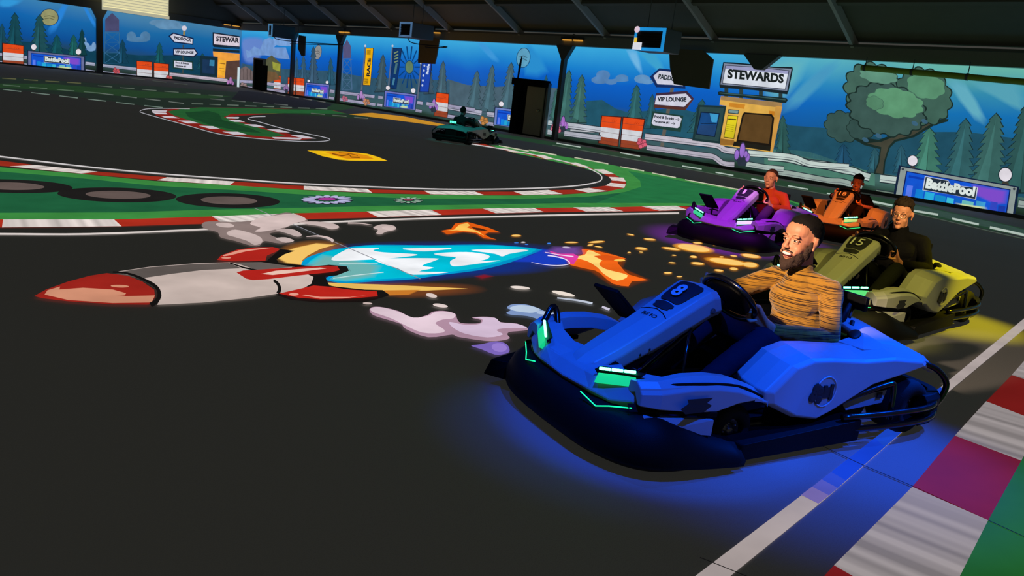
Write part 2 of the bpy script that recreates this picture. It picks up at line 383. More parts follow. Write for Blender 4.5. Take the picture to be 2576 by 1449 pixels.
# doors
def door(name, y0, y1, hgt, open_=True):
    e = empty(name); tag(e, kind='structure')
    K = mat('black_doorway', (14, 14, 14), .9, spec=.05); F = mat('door_frame_steel', (130, 134, 130), .6, spec=.3); Pn = mat('grey_door_leaf', (190, 182, 150), .6, spec=.2)
    mb = MB().use(K); mb.box((XR-.06, (y0+y1)/2, hgt/2), (.1, y1-y0, hgt)); mb.build('door_opening', e)
    mb = MB().use(F)
    for y in (y0, y1): mb.box((XR-.12, y, hgt/2), (.16, .09, hgt))
    mb.box((XR-.12, (y0+y1)/2, hgt-.02), (.16, y1-y0, .09)); mb.build('door_frame', e)
    return e, K, F, Pn
e, K, F, Pn = door('door_1', 21.95, 23.75, 2.05)
mb = MB().use(Pn); mb.box((XR-.19, 22.55, 1.0), (.05, .95, 1.86)); mb.build('door_leaf', e)
mb = MB().use(K); mb.box((XR-.25, 22.85, 2.0), (.3, 1.85, .26)); mb.build('shutter_box', e)
mb = MB().use(mat('black_curtain', (24, 26, 26), .95, spec=.05)); mb.box((XR-.2, 23.62, 1.0), (.1, .34, 2.0)); mb.build('curtain', e)
mb = MB().use(mat('brushed_knob', (190, 185, 150), .3, .8)); mb.ell((XR-.27, 22.25, 1.0), .06); mb.build('door_handle', e)
e, K, F, Pn = door('door_2', 46.1, 47.4, 1.85)
mb = MB().use(mat('black_curtain', (24, 26, 26), .95, spec=.05)); mb.box((XR-.25, 45.75, .75), (.1, .6, 1.5)); mb.build('curtain', e)
# long pipe under the beam at the right
PIPE = mat('green_lit_pipe', (170, 200, 60), .4, spec=.5)  # green light on the pipe is put into its base colour
X = XR-.5
a, b = onx(2168, 170, X), onx(2640, 212, X)
mb = MB().use(PIPE); mb.cyl(a, b, .075, 16); mb.use(DARK)
for t in (.02, .3, .6, .9):
    c = a.lerp(b, t); mb.cyl(c, c+Vector((0, 0, HW+.05-c.z)), .012, 6); mb.lathe(c, b-a, [(-.03, .085), (.03, .085)], 16)
tag(mb.build('hanging_pipe'), 'long pipe with green light painted on, hung under the beam above the leafy tree picture', 'pipe')
# warm strip lamps on the beam
WARM = mat('warm_strip_lamp', (255, 190, 90), .4, em=(235, 165, 60), ek=.8); HOUS = mat('lamp_housing', (70, 66, 56), .6)
for (x, y, lab) in [(1440, 101, 'between the doorway and the nearest wall heater'), (1090, 82, 'beside the middle wall heater'), (866, 81, 'above the tall tower picture'), (583, 64, 'in the far corner above the steward sign')]:
    c = onx(x, y, XR-.24) if x != 583 else ony(x, y, YL-.3)
    e = empty('strip_lamp', Matrix.Translation(c)); tag(e, 'warm glowing strip lamp '+lab, 'lamp', 'warm strip lamps along the beam')
    s = (0, 1) if x != 583 else (1, 0); mb = MB().use(HOUS); mb.box((0, 0, .05), (.1+s[0], .1+s[1], .06)); mb.box((.04*s[1], .04*s[0], .12), (.06, .06, .2)); mb.build('housing', e)
    for k in (-.27, .27): MB().use(WARM).box((s[0]*k, s[1]*k, 0), (.06+s[0]*.36, .06+s[1]*.36, .05)).build('tube', e)
# unit heaters hanging in front of the right wall
def heater(px, X, depth, label, front, rods=1):
    (ax, ay), (bx, by) = px; A = onx(ax, ay, X); B = onx(bx, by, X)   # upper far corner and lower near corner of the front
    y0, y1, z0, z1 = B.y, A.y, B.z, A.z
    e = empty('wall_heater', Matrix.Translation((X, (y0+y1)/2, (z0+z1)/2))); tag(e, label, 'heater', 'unit heaters hanging from the roof')
    w, h = y1-y0, z1-z0; sh = mat('heater_casing', (104, 108, 106), .5, spec=.3)
    mb = MB().use(sh); mb.box((depth/2, 0, 0), (depth, w, h)); mb.build('casing', e, bevel=.02)
    fr = front; mb = MB().use(fr); t = .13*h  # front frame glows: projected light landing on it is put into emission
    mb.box((-.02, 0, h/2-t/2), (.04, w, t)); mb.box((-.02, 0, -h/2+t/2), (.04, w, t)); mb.box((-.02, w/2-t/2, 0), (.04, t, h)); mb.box((-.02, -w/2+t/2, 0), (.04, t, h)); mb.build('front_frame', e)
    mb = MB().use(mat('black_louvre', (30, 22, 20), .6)); n = 7
    for i in range(n): mb.box((-.015, 0, -h/2+t+(h-2*t)*(i+.5)/n), (.03, w-2*t, (h-2*t)/n*.75), (0, .5, 0))
    mb.build('louvres', e)
    for k in (-.4, .4): MB().use(sh).cyl((depth/2, k*w, h/2), (depth/2, k*w, roofz(XR-X-depth/2)+.05-(z0+z1)/2), .012, 6).build('hanger_rod', e)
    return e, w, h
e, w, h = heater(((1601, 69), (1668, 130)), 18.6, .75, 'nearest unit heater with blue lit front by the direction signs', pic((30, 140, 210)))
E_ = e
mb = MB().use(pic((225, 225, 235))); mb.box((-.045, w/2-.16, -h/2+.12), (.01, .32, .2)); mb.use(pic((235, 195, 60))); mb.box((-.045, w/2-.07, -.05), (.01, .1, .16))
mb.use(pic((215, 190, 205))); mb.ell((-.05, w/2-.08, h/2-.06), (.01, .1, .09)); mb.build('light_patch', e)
heater(((1008, 55), (1035, 94)), 19.4, 1.1, 'middle unit heater above the blue pennant picture', pic((90, 130, 175), .6))
heater(((677, 60), (685, 92)), 19.8, 1.3, 'far unit heater above the black door', pic((90, 150, 200), .6))
# heater shadows on the wall, built as dark hung sheets
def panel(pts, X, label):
    P = [onx(x, y, X) for x, y in pts]; mb = MB().use(mat('heater_shadow_tone', (120, 112, 96), .95, spec=.05, bscale=4))
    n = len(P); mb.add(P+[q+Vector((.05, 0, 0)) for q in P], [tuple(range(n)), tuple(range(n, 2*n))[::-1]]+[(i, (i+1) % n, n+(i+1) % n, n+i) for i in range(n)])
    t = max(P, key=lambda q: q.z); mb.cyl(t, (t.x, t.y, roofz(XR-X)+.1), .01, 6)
    tag(mb.build('heater_shadow_panel'), label, 'panel', 'heater shadows built as panels')
panel([(1683, 122), (1767, 126), (1794, 150), (1783, 224), (1695, 212), (1685, 170)], XR-.5, 'large dark heater shadow built as a panel, hiding the end of the paddock sign')
panel([(1058, 86), (1105, 98), (1098, 140), (1093, 161), (1051, 158), (1054, 110)], XR-.5, 'dark heater shadow built as a panel beside the middle wall heater')
panel([(751, 88), (768, 91), (766, 140), (758, 141), (749, 122)], XR-.5, 'small dark heater shadow built as a panel over the far trees')
# thin cables under the heaters
for pts, lab in (([(690, 80), (695, 98), (760, 106), (862, 113), (730, 110)], 'far'), ([(1026, 84), (1030, 104), (1060, 112), (1125, 118), (1090, 120), (1070, 118)], 'middle')):
    tag(MB().use(mat('black_cable', (16, 22, 34), .7)).tube([onx(x, y, XR-(1.9 if i < 2 else .9)) for i, (x, y) in enumerate(pts)], .02, 6, sm=4).build('loose_cable'), 'thin black cable looping out below the '+lab+' unit heater', 'cable', 'loose cables below the heaters')
# louvred box high on the far wall; its glow imitates projector spill
LV = mat('cream_louvre_panel', (226, 220, 186), .6, em=(190, 186, 158), ek=.8); YV = YL-1.2
a, b = ony(258, -14, YV), ony(425, 31, YV)
e = empty('spill_lit_louvre', Matrix.Translation(((a.x+b.x)/2, YV, (a.z+b.z)/2+.1))); tag(e, 'cream louvred box with spill light painted as glow, high above the far wall', 'louvre box')
w = b.x-a.x; hh = 1.35; mb = MB().use(LV); mb.box((0, .1, 0), (w, .1, hh)); mb.build('panel', e)
mb = MB().use(LV)
for i in range(8): mb.box((0, 0, -hh/2+.25+i*.15), (w*.98, .08, .05), (.4, 0, 0))
mb.box((0, -.02, -hh/2+.08), (w, .14, .15)); mb.build('louvres', e)
MB().use(mat('light_duct', (225, 235, 240), .5, em=(200, 220, 225), ek=.9)).box(onfar(600, 200)+Vector((-.1, -.2, .1)), (.1, .1, 1.3)).build('light_strip')
tag(bpy.data.objects['light_strip'], 'narrow bright vertical strip light in the far corner', 'lamp')

# ================================================================== PROJECTED FLOOR PICTURES
WH, RED = (226, 214, 208), (170, 44, 28)
# grass island: bright rim, darker middle
p = Pic('floor', lift=.002)
low = [(-260, 562), (0, 554), (287, 554), (533, 546), (738, 538), (922, 533.6), (1083, 529), (1214, 526), (1342, 524.5), (1441, 523), (1531, 522.5), (1613, 520.4), (1700, 519), (1790, 516), (1850, 520), (1950, 530), (2040, 537)]
up = [(2060, 526), (1990, 505), (1863, 477.5), (1760, 458), (1723, 451), (1523, 412), (1400, 391), (1255, 366), (1235, 366), (1292, 385), (1375, 402), (1461, 421), (1517, 438), (1546, 440), (1568, 449), (1576, 459), (1575, 466), (1527, 483), (1412, 490), (1317, 492), (1218, 492), (1078, 490), (932, 487), (764, 478.5), (578, 466), (391, 456), (205, 438), (0, 421), (-260, 395)]
p.add(low+up, (58, 134, 62))
dk = [(-260, 553), (0, 536), (310, 535), (533, 528), (738, 524), (922, 519), (1214, 515), (1441, 511), (1700, 511), (1850, 516), (1950, 525), (2030, 524), (1990, 508), (1863, 483), (1723, 457), (1580, 430), (1610, 455), (1613, 470), (1570, 484), (1480, 495), (1317, 501), (1078, 501), (764, 490), (578, 478), (391, 468), (185, 447), (0, 432), (-260, 408)]
p.add(dk, (30, 92, 58))
p.add([(1580, 430), (1720, 458), (1863, 484), (1990, 511), (1950, 521), (1700, 511), (1500, 511), (1570, 484), (1613, 470), (1610, 455)], (34, 110, 62))
p.build('grass_strip', 'projected green grass strip between the two red and white kerbs', 'picture')
def kerb(base, whites, label, red=RED, wh=WH, name='kerb', lift=.006, fr=(0, 0, 1)):
    q = Pic('floor', fr, lift=lift); q.add(base, red)
    for w in whites: q.add(w, wh, stripe=True)
    return q.build(name, label, 'kerb', 'projected red and white kerbs')
tops = [(0, 554), (8, 554), (287, 554), (533, 546), (738, 538), (922, 533.6), (1083, 529), (1214, 526), (1342, 524.5), (1441, 523), (1531, 522.5), (1613, 520.4), (1700, 519), (1735, 521)]
bots = [(0, 574), (5, 574), (306, 571), (559, 563), (768, 553), (951, 548), (1111, 542), (1247, 538), (1369, 535), (1474, 533.6), (1568, 533), (1659, 531.5), (1729, 529), (1742, 528)]
kerb([(-200, 562)]+tops+bots[::-1]+[(-200, 580)], [[tops[i], tops[i+1], bots[i+1], bots[i]] for i in (1, 3, 5, 7, 9, 11)], 'projected red and white kerb along the near side of the grass', name='near_kerb')
inner = [(0, 405), (86, 416), (246, 433), (421, 447), (591, 458), (764, 469), (924, 477), (1066, 481), (1194, 483), (1292, 483), (1379, 479), (1445, 478), (1482, 474), (1523, 468), (1535, 461), (1539, 455), (1532, 446), (1517, 438), (1494, 427), (1449, 410), (1428, 410), (1367, 391), (1342, 390), (1276, 375), (1255, 374), (1190, 362)]
outer = [(1215, 362), (1292, 384.6), (1313, 385.5), (1375, 402), (1395, 401), (1461, 421), (1484, 422), (1517, 438), (1546, 439), (1574, 458), (1575, 465), (1570, 474), (1529, 482), (1480, 486), (1416, 489.5), (1317, 492), (1218, 492), (1083, 490), (936, 486), (764, 478.5), (578, 467), (395, 455), (205, 438), (24, 420), (0, 418)]
kerb([(-200, 385)]+inner+outer+[(-200, 398)], [
    [(86, 416), (246, 433), (205, 438), (24, 420)], [(421, 447), (591, 458), (578, 467), (395, 455)], [(764, 469), (924, 476.5), (936, 486), (764, 478.5)],
    [(1066, 481), (1194, 483), (1218, 492), (1083, 490)], [(1292, 483), (1379, 479), (1416, 489.5), (1317, 492)], [(1445, 478), (1482, 474), (1529, 482), (1480, 486)],
    [(1523, 468), (1535, 461), (1574, 465), (1570, 474)], [(1532, 446), (1568, 448), (1574, 458), (1539, 455)], [(1494, 427), (1519, 427), (1546, 439), (1517, 438)],
    [(1428, 410), (1449, 410), (1484, 422), (1461, 421)], [(1342, 390), (1367, 391), (1395, 401), (1375, 402)], [(1255, 374), (1276, 375), (1313, 385.5), (1292, 384.6)]],
    'projected red and white kerb curving round the black inner track', name='curved_kerb', red=(150, 42, 26))
# white edge lines
def line(pts, w, t, name, label, sm=4, lift=.008, fr=(0, 0, 1)):
    q = Pic('floor', fr, lift=lift); q.stroke(pts, w, t, sm=sm); return q.build(name, label, 'line', 'projected white track lines')
line([(-200, 592), (0, 591), (224, 591), (511, 579), (700, 568), (885, 558), (1111, 550), (1420, 542), (1708, 537)], [5, 3.4], (215, 205, 200), 'track_line', 'projected white line below the near kerb')
line([(-200, 372), (0, 395), (224, 421.5), (410, 439), (578, 451), (745, 462.5), (960, 472), (1111, 477), (1235, 477), (1358, 474), (1441, 469), (1494, 461), (1513, 452.5), (1507, 438), (1461, 417.5), (1358, 393), (1276, 377.6), (1173, 361)], [3.2, 2.2], (205, 200, 200), 'track_line', 'projected white line curving round the inner track')
q = Pic('floor', lift=.008)
for a, b in [((1255, 367), (1330, 381)), ((1330, 378), (1400, 391)), ((1445, 397), (1530, 413)), ((1560, 420), (1620, 431)), ((1723, 453), (1863, 479)), ((1640, 436), (1700, 448))]: q.stroke([a, b], [2.2, 3], (196, 196, 170))
q.build('dashed_line', 'projected dashed pale line on the far edge of the grass', 'line', 'projected white track lines')
# outer track edge in front of the mural wall
q = Pic('floor', lift=.002)
e0 = [(1240, 334), (1505, 375), (1740, 412), (2029, 466), (2262, 505), (2545, 568), (2640, 592)]; e1 = [(2640, 604), (2520, 585), (2298, 535), (2029, 479), (1716, 423), (1490, 384), (1240, 342)]
q.add(e0+e1, (36, 66, 42), .8)
q.add([(2262, 508), (2545, 570), (2640, 596), (2640, 602), (2520, 580), (2250, 520)], (48, 70, 60))
q.build('grass_verge', 'projected dark green verge along the foot of the mural wall', 'picture')
q = Pic('floor', lift=.006)
for a, b, w in [((1716, 418), (1765, 426), 3), ((1800, 434), (1845, 442), 3), ((1890, 450), (1925, 457), 3), ((1982, 468), (2033, 477), 3), ((2080, 487), (2100, 491), 3), ((2190, 507), (2245, 518), 5), ((2298, 531), (2360, 541), 5), ((2395, 551), (2462, 566), 5), ((2490, 573), (2600, 598), 6), ((1560, 385), (1610, 394), 2.5), ((1400, 361), (1460, 371), 2.5)]: q.stroke([a, b], w, (175, 190, 180))
q.stroke([(1390, 366), (1716, 424), (2029, 481), (2197, 513), (2330, 545), (2520, 590), (2640, 616)], 2, (70, 84, 72))
q.build('dashed_line', 'projected broken white line in front of the mural wall', 'line', 'projected white track lines')
# tyre rings on the grass
for cx, cy, rx, ry, ix, iy, lab in [(573, 506, 131, 18.5, 71, 10.2, 'third and right'), (294, 492, 150, 18.6, 82, 10, 'second'), (25, 470, 158, 17, 84, 9.5, 'leftmost')]:
    q = Pic('floor', lift=.007); q.ell(cx, cy, rx, ry, (30, 28, 27), 1.5, n=40); q.ell(cx+3, cy, ix, iy, (96, 82, 78), 1.5, n=32)
    q.build('tyre_ring', 'projected black ring with grey centre on the grass, '+lab+' of three', 'picture', 'projected black rings on the grass')
def daisy(cx, cy, rx, ry, n, c1, c2, label):
    q = Pic('floor', lift=.007)
    for s, t in ((1.12, (16, 20, 30)), (1, c1)):
        for i in range(n):
            a = 2*math.pi*i/n; P = []
            for k in range(10):
                u = 2*math.pi*k/10; r = .72+.28*math.cos(u)*s; w = (.1+.035*(s > 1))*math.sin(u)*1.4
                x, y = r*math.cos(a)-w*math.sin(a), r*math.sin(a)+w*math.cos(a); P.append((cx+x*rx, cy+y*ry))
            q.add(P, t)
    q.ell(cx, cy, rx*.42, ry*.42, (40, 20, 50)); q.ell(cx, cy, rx*.34, ry*.34, c2)
    q.build('flower_picture', label, 'picture', 'projected daisies on the grass')
daisy(822, 506.5, 65, 10.5, 16, (178, 176, 214), (170, 60, 150), 'projected lilac daisy with magenta centre right of the rings')
daisy(1027, 507, 37, 7.2, 12, (150, 176, 158), (130, 60, 80), 'smaller projected pale daisy on the grass')
q = Pic('floor', lift=.004); q.add([(773, 379), (866, 381), (924, 387.5), (950, 395), (975, 405), (880, 404.5), (852, 402), (810, 393)], (240, 190, 20)); q.add([(818, 383.5), (880, 383), (925, 392), (942, 401), (872, 400), (842, 392)], (222, 140, 14))
q.stroke([(835, 387), (860, 393), (878, 389), (884, 396), (905, 397)], 3, (130, 74, 10)); q.stroke([(852, 385), (880, 387), (900, 392)], 2, (130, 74, 10)); q.build('item_tile', 'projected yellow item tile on the black inner track', 'picture')
q = Pic('floor', lift=.004); q.add([(877, 287.5), (935, 284), (1010, 292), (1122, 314), (1110, 318), (985, 301)], (196, 138, 30)); q.build('orange_arrow', 'projected orange wedge on the far track left of the distant kart', 'picture')
# far S shaped island
F6 = (0, 170, 2.576)
q = Pic('floor', F6, lift=.002)
q.add([(1000, 278), (1090, 270), (1300, 258), (1700, 262), (2150, 275), (2250, 300), (2150, 305), (1800, 298), (1560, 312), (1480, 322), (1570, 350), (1710, 392), (1880, 432), (2020, 462), (1950, 470), (1700, 462), (1440, 430), (1200, 370), (1010, 310)], (128, 30, 22))
q.add([(1085, 285), (1170, 268), (1300, 258), (1700, 264), (2150, 277), (2250, 300), (2150, 305), (1800, 298), (1500, 300), (1450, 322), (1550, 355), (1710, 400), (1850, 440), (1760, 452), (1600, 438), (1480, 412), (1300, 366), (1130, 312)], (34, 88, 44))
q.add([(1200, 290), (1350, 280), (1420, 300), (1440, 340), (1600, 385), (1700, 425), (1560, 415), (1350, 370), (1220, 320)], (24, 66, 36))
for w in [[(985, 275), (1085, 279), (1075, 288), (985, 286)], [(985, 290), (1075, 293), (1085, 304), (1010, 302)], [(1045, 315), (1115, 315), (1165, 330), (1070, 328)], [(1150, 344), (1235, 346), (1290, 362), (1215, 363)], [(1288, 378), (1380, 381), (1430, 400), (1360, 398)], [(1440, 417), (1540, 418), (1600, 436), (1515, 437)], [(1762, 452), (1960, 458), (1945, 469), (1780, 463)],
          [(1465, 322), (1550, 322), (1545, 332), (1470, 331)], [(1475, 340), (1550, 341), (1587, 355), (1520, 354)], [(1580, 369), (1660, 371), (1722, 388), (1650, 387)], [(1728, 402), (1810, 404), (1880, 423), (1800, 421)], [(1880, 440), (1960, 442), (2050, 462), (1965, 462)]]: q.add(w, (196, 188, 196))
q.build('grass_island', 'projected small green island with red and white edges on the far track', 'picture')
q = Pic('floor', F6, lift=.005)
q.stroke([(1230, 268), (1075, 265), (960, 268), (908, 283), (950, 303), (1200, 372), (1430, 434), (1700, 464), (1950, 480), (2080, 480), (2138, 468), (2080, 448), (1860, 403), (1680, 353), (1607, 334), (1640, 321), (1720, 318)], [3.5, 4.5], (176, 176, 184), sm=5)
q.build('track_line', 'projected white outline of the small far island', 'line', 'projected white track lines')
q = Pic('floor', F6, lift=.001)
q.add([(-60, 60), (170, 70), (600, 100), (1100, 128), (1600, 165), (2100, 215), (2300, 262), (1900, 262), (1300, 256), (1000, 262), (850, 235), (500, 190), (170, 150), (-60, 146)], (34, 46, 38), .8)
q.add([(-60, 104), (300, 104), (900, 150), (1500, 186), (1400, 200), (900, 196), (400, 150), (-60, 128)], (38, 66, 38), .8)
q.add([(1550, 150), (1900, 178), (2130, 235), (2190, 268), (1900, 258), (1500, 205)], (26, 26, 30))
q.add([(2185, 226), (2240, 235), (2300, 262), (2200, 278), (1700, 268), (2100, 268)], (36, 62, 36), .8)
q.add([(1780, 295), (2260, 300), (2480, 322), (2300, 330)], (38, 58, 38), .7)
rs = random.Random(3)
for x0, y0, x1, y1, n, t in [(0, 140, 1100, 266, 6, (110, 128, 118)), (0, 112, 700, 172, 4, (84, 104, 86)), (620, 118, 1480, 190, 6, (86, 98, 86)), (620, 166, 1230, 240, 4, (104, 112, 106)), (1230, 236, 2150, 272, 8, (98, 112, 100)), (1350, 205, 1900, 250, 4, (90, 96, 92)), (0, 72, 560, 108, 4, (92, 92, 60)), (560, 40, 1250, 118, 5, (60, 66, 62)), (1700, 162, 2130, 232, 5, (88, 88, 84)), (2000, 300, 2420, 338, 3, (92, 98, 88))]:
    for i in range(n):
        a, b = (i+.1)/n, (i+.75)/n; q.stroke([(x0+(x1-x0)*a, y0+(y1-y0)*a), (x0+(x1-x0)*b, y0+(y1-y0)*b)], [4, 6], t)
q.build('distant_track', 'projected dim stripes of the most distant track bends', 'picture')
# corner kerb and line at the right bottom
q = Pic('floor', lift=.004); L_ = [(1480, 1700), (1752, 1449), (2042, 1228), (2366, 975), (2576, 802), (2760, 650)]; R_ = [(2760, 668), (2576, 829), (2380, 992), (2085, 1250), (1840, 1449), (1560, 1700)]
q.add(L_+R_, (168, 156, 154)); q.add([(2200, 1104), (2366, 975), (2380, 992), (2225, 1127)], (24, 66, 190)); q.add([(2090, 1190), (2200, 1104), (2225, 1127), (2128, 1212)], (20, 58, 196)); q.add([(2066, 1209), (2090, 1190), (2128, 1212), (2107, 1231)], (40, 66, 186)); q.add([(2042, 1228), (2066, 1209), (2107, 1231), (2085, 1250)], (78, 82, 176)); q.add([(2014, 1249), (2042, 1228), (2085, 1250), (2058, 1271)], (118, 104, 166)); q.build('boundary_line', 'wide projected white line on the right side of the blue kart', 'line', 'projected white track lines')  # blue segments carry the blue kart's halo light as line colour
kerb([(1860, 1700), (2076, 1449), (2097, 1426), (2294, 1228), (2401, 1099), (2480, 1012), (2544, 946), (2640, 840), (2740, 880), (2660, 1000), (2620, 1070), (2568, 1162), (2485, 1312), (2413, 1449), (2300, 1700)],
     [[(2097, 1426), (2294, 1228), (2485, 1312), (2405, 1470), (2160, 1462)], [(2401, 1099), (2480, 1012), (2625, 1068), (2568, 1162)], [(2544, 946), (2590, 894), (2700, 925), (2668, 985)]],
     'large projected red and white kerb at the lower right', name='corner_kerb', red=(112, 22, 20), wh=(150, 142, 142))
q = Pic('floor', lift=.003); q.add([(2300, 1700), (2413, 1449), (2485, 1312), (2568, 1162), (2625, 1068), (2760, 880), (3100, 1000), (3000, 1700)], (30, 92, 34)); q.build('grass_strip', 'projected green grass beyond the large kerb at the lower right', 'picture')
# the same kerb, grass and line carried on past the right edge of the photograph
A0, A1, D0, D1 = onfloor(2294, 1228), onfloor(2544, 946), onfloor(2401, 1099), onfloor(2568, 1162)
ku = (A1-A0).normalized(); kl = (A1-A0).length/3; kw = D1-D0
q = Pic('floor', lift=.0035); q.fn = lambda a, b: Vector((a, b, 0))
def strip(o, l0, l1, w0, w1, t, st=False):
    P = [o+ku*l0+kw*w0, o+ku*l1+kw*w0, o+ku*l1+kw*w1, o+ku*l0+kw*w1]; q.add([(v.x, v.y) for v in P], t, stripe=st)
for i in range(1, 11): strip(A1, (i+(.0 if i > 1 else .35))*kl, (i+1)*kl, 0, 1, (150, 142, 142) if i % 2 == 0 else (112, 22, 20), i % 2 == 0)
q.build('corner_kerb', 'continuation of the large projected kerb beyond the corner', 'kerb', 'projected red and white kerbs')
q = Pic('floor', lift=.0015); q.fn = lambda a, b: Vector((a, b, 0)); strip(A1, -6*kl, 11*kl, .98, 3.2, (30, 92, 34)); q.build('grass_strip', 'projected green grass on the outer side of the corner kerb', 'picture')
# floor seams
q = Pic('floor', lift=.012)
q.stroke([(640, 526), (741, 569), (867, 623), (1057, 705)], [1.3, 1.8], (150, 150, 160), .8)
q.build('floor_seam', 'thin pale floor seam running through the rocket flame', 'seam', 'floor seams')
q = Pic('floor', lift=.006); q.stroke([(1900, 1080), (2071, 1126), (2164, 1170), (2300, 1228), (2485, 1312), (2700, 1410)], 1.6, (14, 14, 14)); q.build('floor_seam', 'thin dark floor seam crossing the large kerb', 'seam', 'floor seams')
q = Pic('floor', lift=.006); q.stroke([(1760, 1406), (1845, 1440), (1990, 1500)], 2, (14, 14, 14)); q.build('floor_seam', 'short dark floor seam crossing the white line at the bottom', 'seam', 'floor seams')

# ------------------------------------------------------------------ the rocket and its flame
R1, R2, R3 = (60, 540, 2.683), (480, 530, 2.683), (1080, 540, 2.927)
BK = (20, 18, 17)
q = Pic('floor', R1, lift=.010)
q.add([(1730, 240), (1830, 252), (1760, 275), (1705, 310), (1720, 335), (1900, 352), (2080, 342), (2180, 358), (2212, 390), (2170, 412), (2035, 428), (2060, 490), (2300, 515), (2420, 518), (2470, 552), (2400, 575), (2300, 600), (2000, 604), (1800, 585), (1700, 550), (1690, 470), (1540, 472), (1470, 450), (1415, 404), (1560, 372), (1400, 334), (1640, 320)], BK)
q.add([(620, 400), (850, 365), (1150, 342), (1400, 335), (1600, 330), (1800, 360), (1955, 430), (1950, 470), (1880, 510), (1740, 540), (1500, 575), (1200, 605), (900, 620), (930, 560), (905, 500), (850, 460), (780, 430)], (196, 178, 170))
q.add([(620, 400), (850, 365), (1150, 342), (1380, 335), (1470, 372), (1200, 385), (1000, 410), (800, 440), (700, 405)], (92, 84, 80))
q.add([(1400, 333), (1600, 330), (1830, 362), (1570, 384), (1470, 350)], (98, 90, 86))
q.stroke([(620, 400), (850, 365), (1150, 342), (1400, 334)], 4, (176, 160, 154))
q.stroke([(1390, 337), (1480, 368), (1570, 388)], [8, 12], BK)
q.add([(70, 565), (150, 520), (300, 465), (450, 425), (560, 408), (700, 425), (800, 465), (880, 520), (885, 570), (860, 610), (840, 622), (600, 620), (300, 600), (130, 580)], (150, 34, 26))
q.add([(140, 555), (160, 525), (245, 500), (240, 520), (400, 508), (600, 520), (690, 545), (680, 560), (610, 566), (885, 560), (862, 608), (600, 612), (300, 592)], (202, 138, 110))
q.ell(648, 498, 62, 9, (206, 140, 110), 2)
q.stroke([(600, 402), (700, 412), (800, 448), (890, 500), (915, 555), (895, 600), (855, 626)], [10, 34], BK, sm=4)
q.stroke([(1685, 458), (1712, 480), (1726, 515), (1715, 548)], [16, 26], BK, sm=4)
q.add([(1955, 430), (2032, 425), (2036, 470), (2060, 492), (1955, 502), (1940, 480)], BK)
q.add([(1305, 320), (1330, 290), (1440, 250), (1560, 235), (1680, 232), (1730, 245), (1700, 265), (1640, 290), (1630, 325), (1400, 330)], (176, 36, 28))
q.add([(1340, 290), (1450, 255), (1600, 240), (1680, 237), (1500, 262), (1400, 288), (1350, 296)], (222, 150, 130)); q.ell(1365, 307, 32, 6, (222, 150, 130))
q.add([(1435, 408), (1480, 394), (1560, 390), (1800, 373), (2050, 360), (2115, 363), (2132, 390), (2080, 404), (1850, 428), (1650, 453), (1545, 460), (1500, 450)], (174, 34, 27))
q.add([(1600, 418), (1700, 396), (2000, 374), (2042, 380), (1850, 405), (1680, 425)], (226, 188, 172))
q.add([(1720, 552), (1860, 520), (1955, 497), (2060, 505), (2200, 525), (2380, 535), (2387, 570), (2200, 586), (2000, 592), (1850, 580)], (186, 36, 27))
q.add([(1870, 562), (1900, 560), (2000, 575), (2200, 576), (2310, 564), (2150, 586), (2000, 588)], (232, 150, 130)); q.ell(1822, 558, 32, 10, (232, 160, 140))
q.build('rocket_picture', 'projected cartoon rocket with red nose and red fins on the floor', 'picture')
q = Pic('floor', R2, lift=.006)
q.soft([(600, 360), (560, 320), (620, 240), (800, 200), (1000, 210), (1060, 260), (850, 340), (760, 400)], (150, 92, 34), .45, sm=3)
q.soft([(900, 470), (1300, 480), (1900, 500), (1980, 560), (1500, 600), (1300, 580), (980, 540)], (110, 60, 30), .4, sm=3)
q.soft([(760, 400), (820, 290), (1050, 225), (1600, 205), (2200, 215), (2500, 250), (2560, 330), (2420, 420), (1900, 460), (1500, 500), (1100, 520), (900, 500)], (20, 44, 120), .3, sm=3)
q.soft([(580, 330), (600, 290), (700, 255), (850, 222), (985, 232), (880, 262), (790, 310), (745, 350), (820, 385), (640, 362)], (244, 196, 104), .12)
q.add([(910, 492), (1100, 500), (1300, 506), (1600, 520), (1870, 533), (1600, 546), (1300, 546), (1100, 540), (950, 515)], (240, 192, 96))
q.soft([(1250, 545), (1560, 540), (1480, 576), (1330, 582)], (200, 120, 40), .2)
q.add([(745, 380), (775, 330), (900, 285), (1050, 255), (1250, 237), (1600, 240), (1900, 235), (2100, 240), (2370, 268), (2300, 300), (2160, 355), (1950, 408), (1700, 440), (1500, 470), (1300, 482), (1050, 497), (930, 482), (915, 460), (1000, 430), (1080, 410), (1050, 385), (950, 370), (800, 378)], (0, 150, 205), sm=3)
q.add([(790, 365), (900, 292), (1050, 262), (1250, 244), (1600, 247), (1900, 242), (2100, 247), (2330, 271), (2120, 345), (1930, 396), (1700, 428), (1500, 458), (1300, 470), (1080, 484), (950, 474), (1040, 430), (1100, 408), (1060, 380), (950, 364)], (0, 190, 214), sm=3)
q.soft([(760, 380), (880, 300), (1080, 330), (1300, 380), (1250, 460), (1050, 492), (930, 478), (1080, 420), (1060, 380), (900, 366)], (110, 176, 174), .25)
WT = (240, 242, 246)
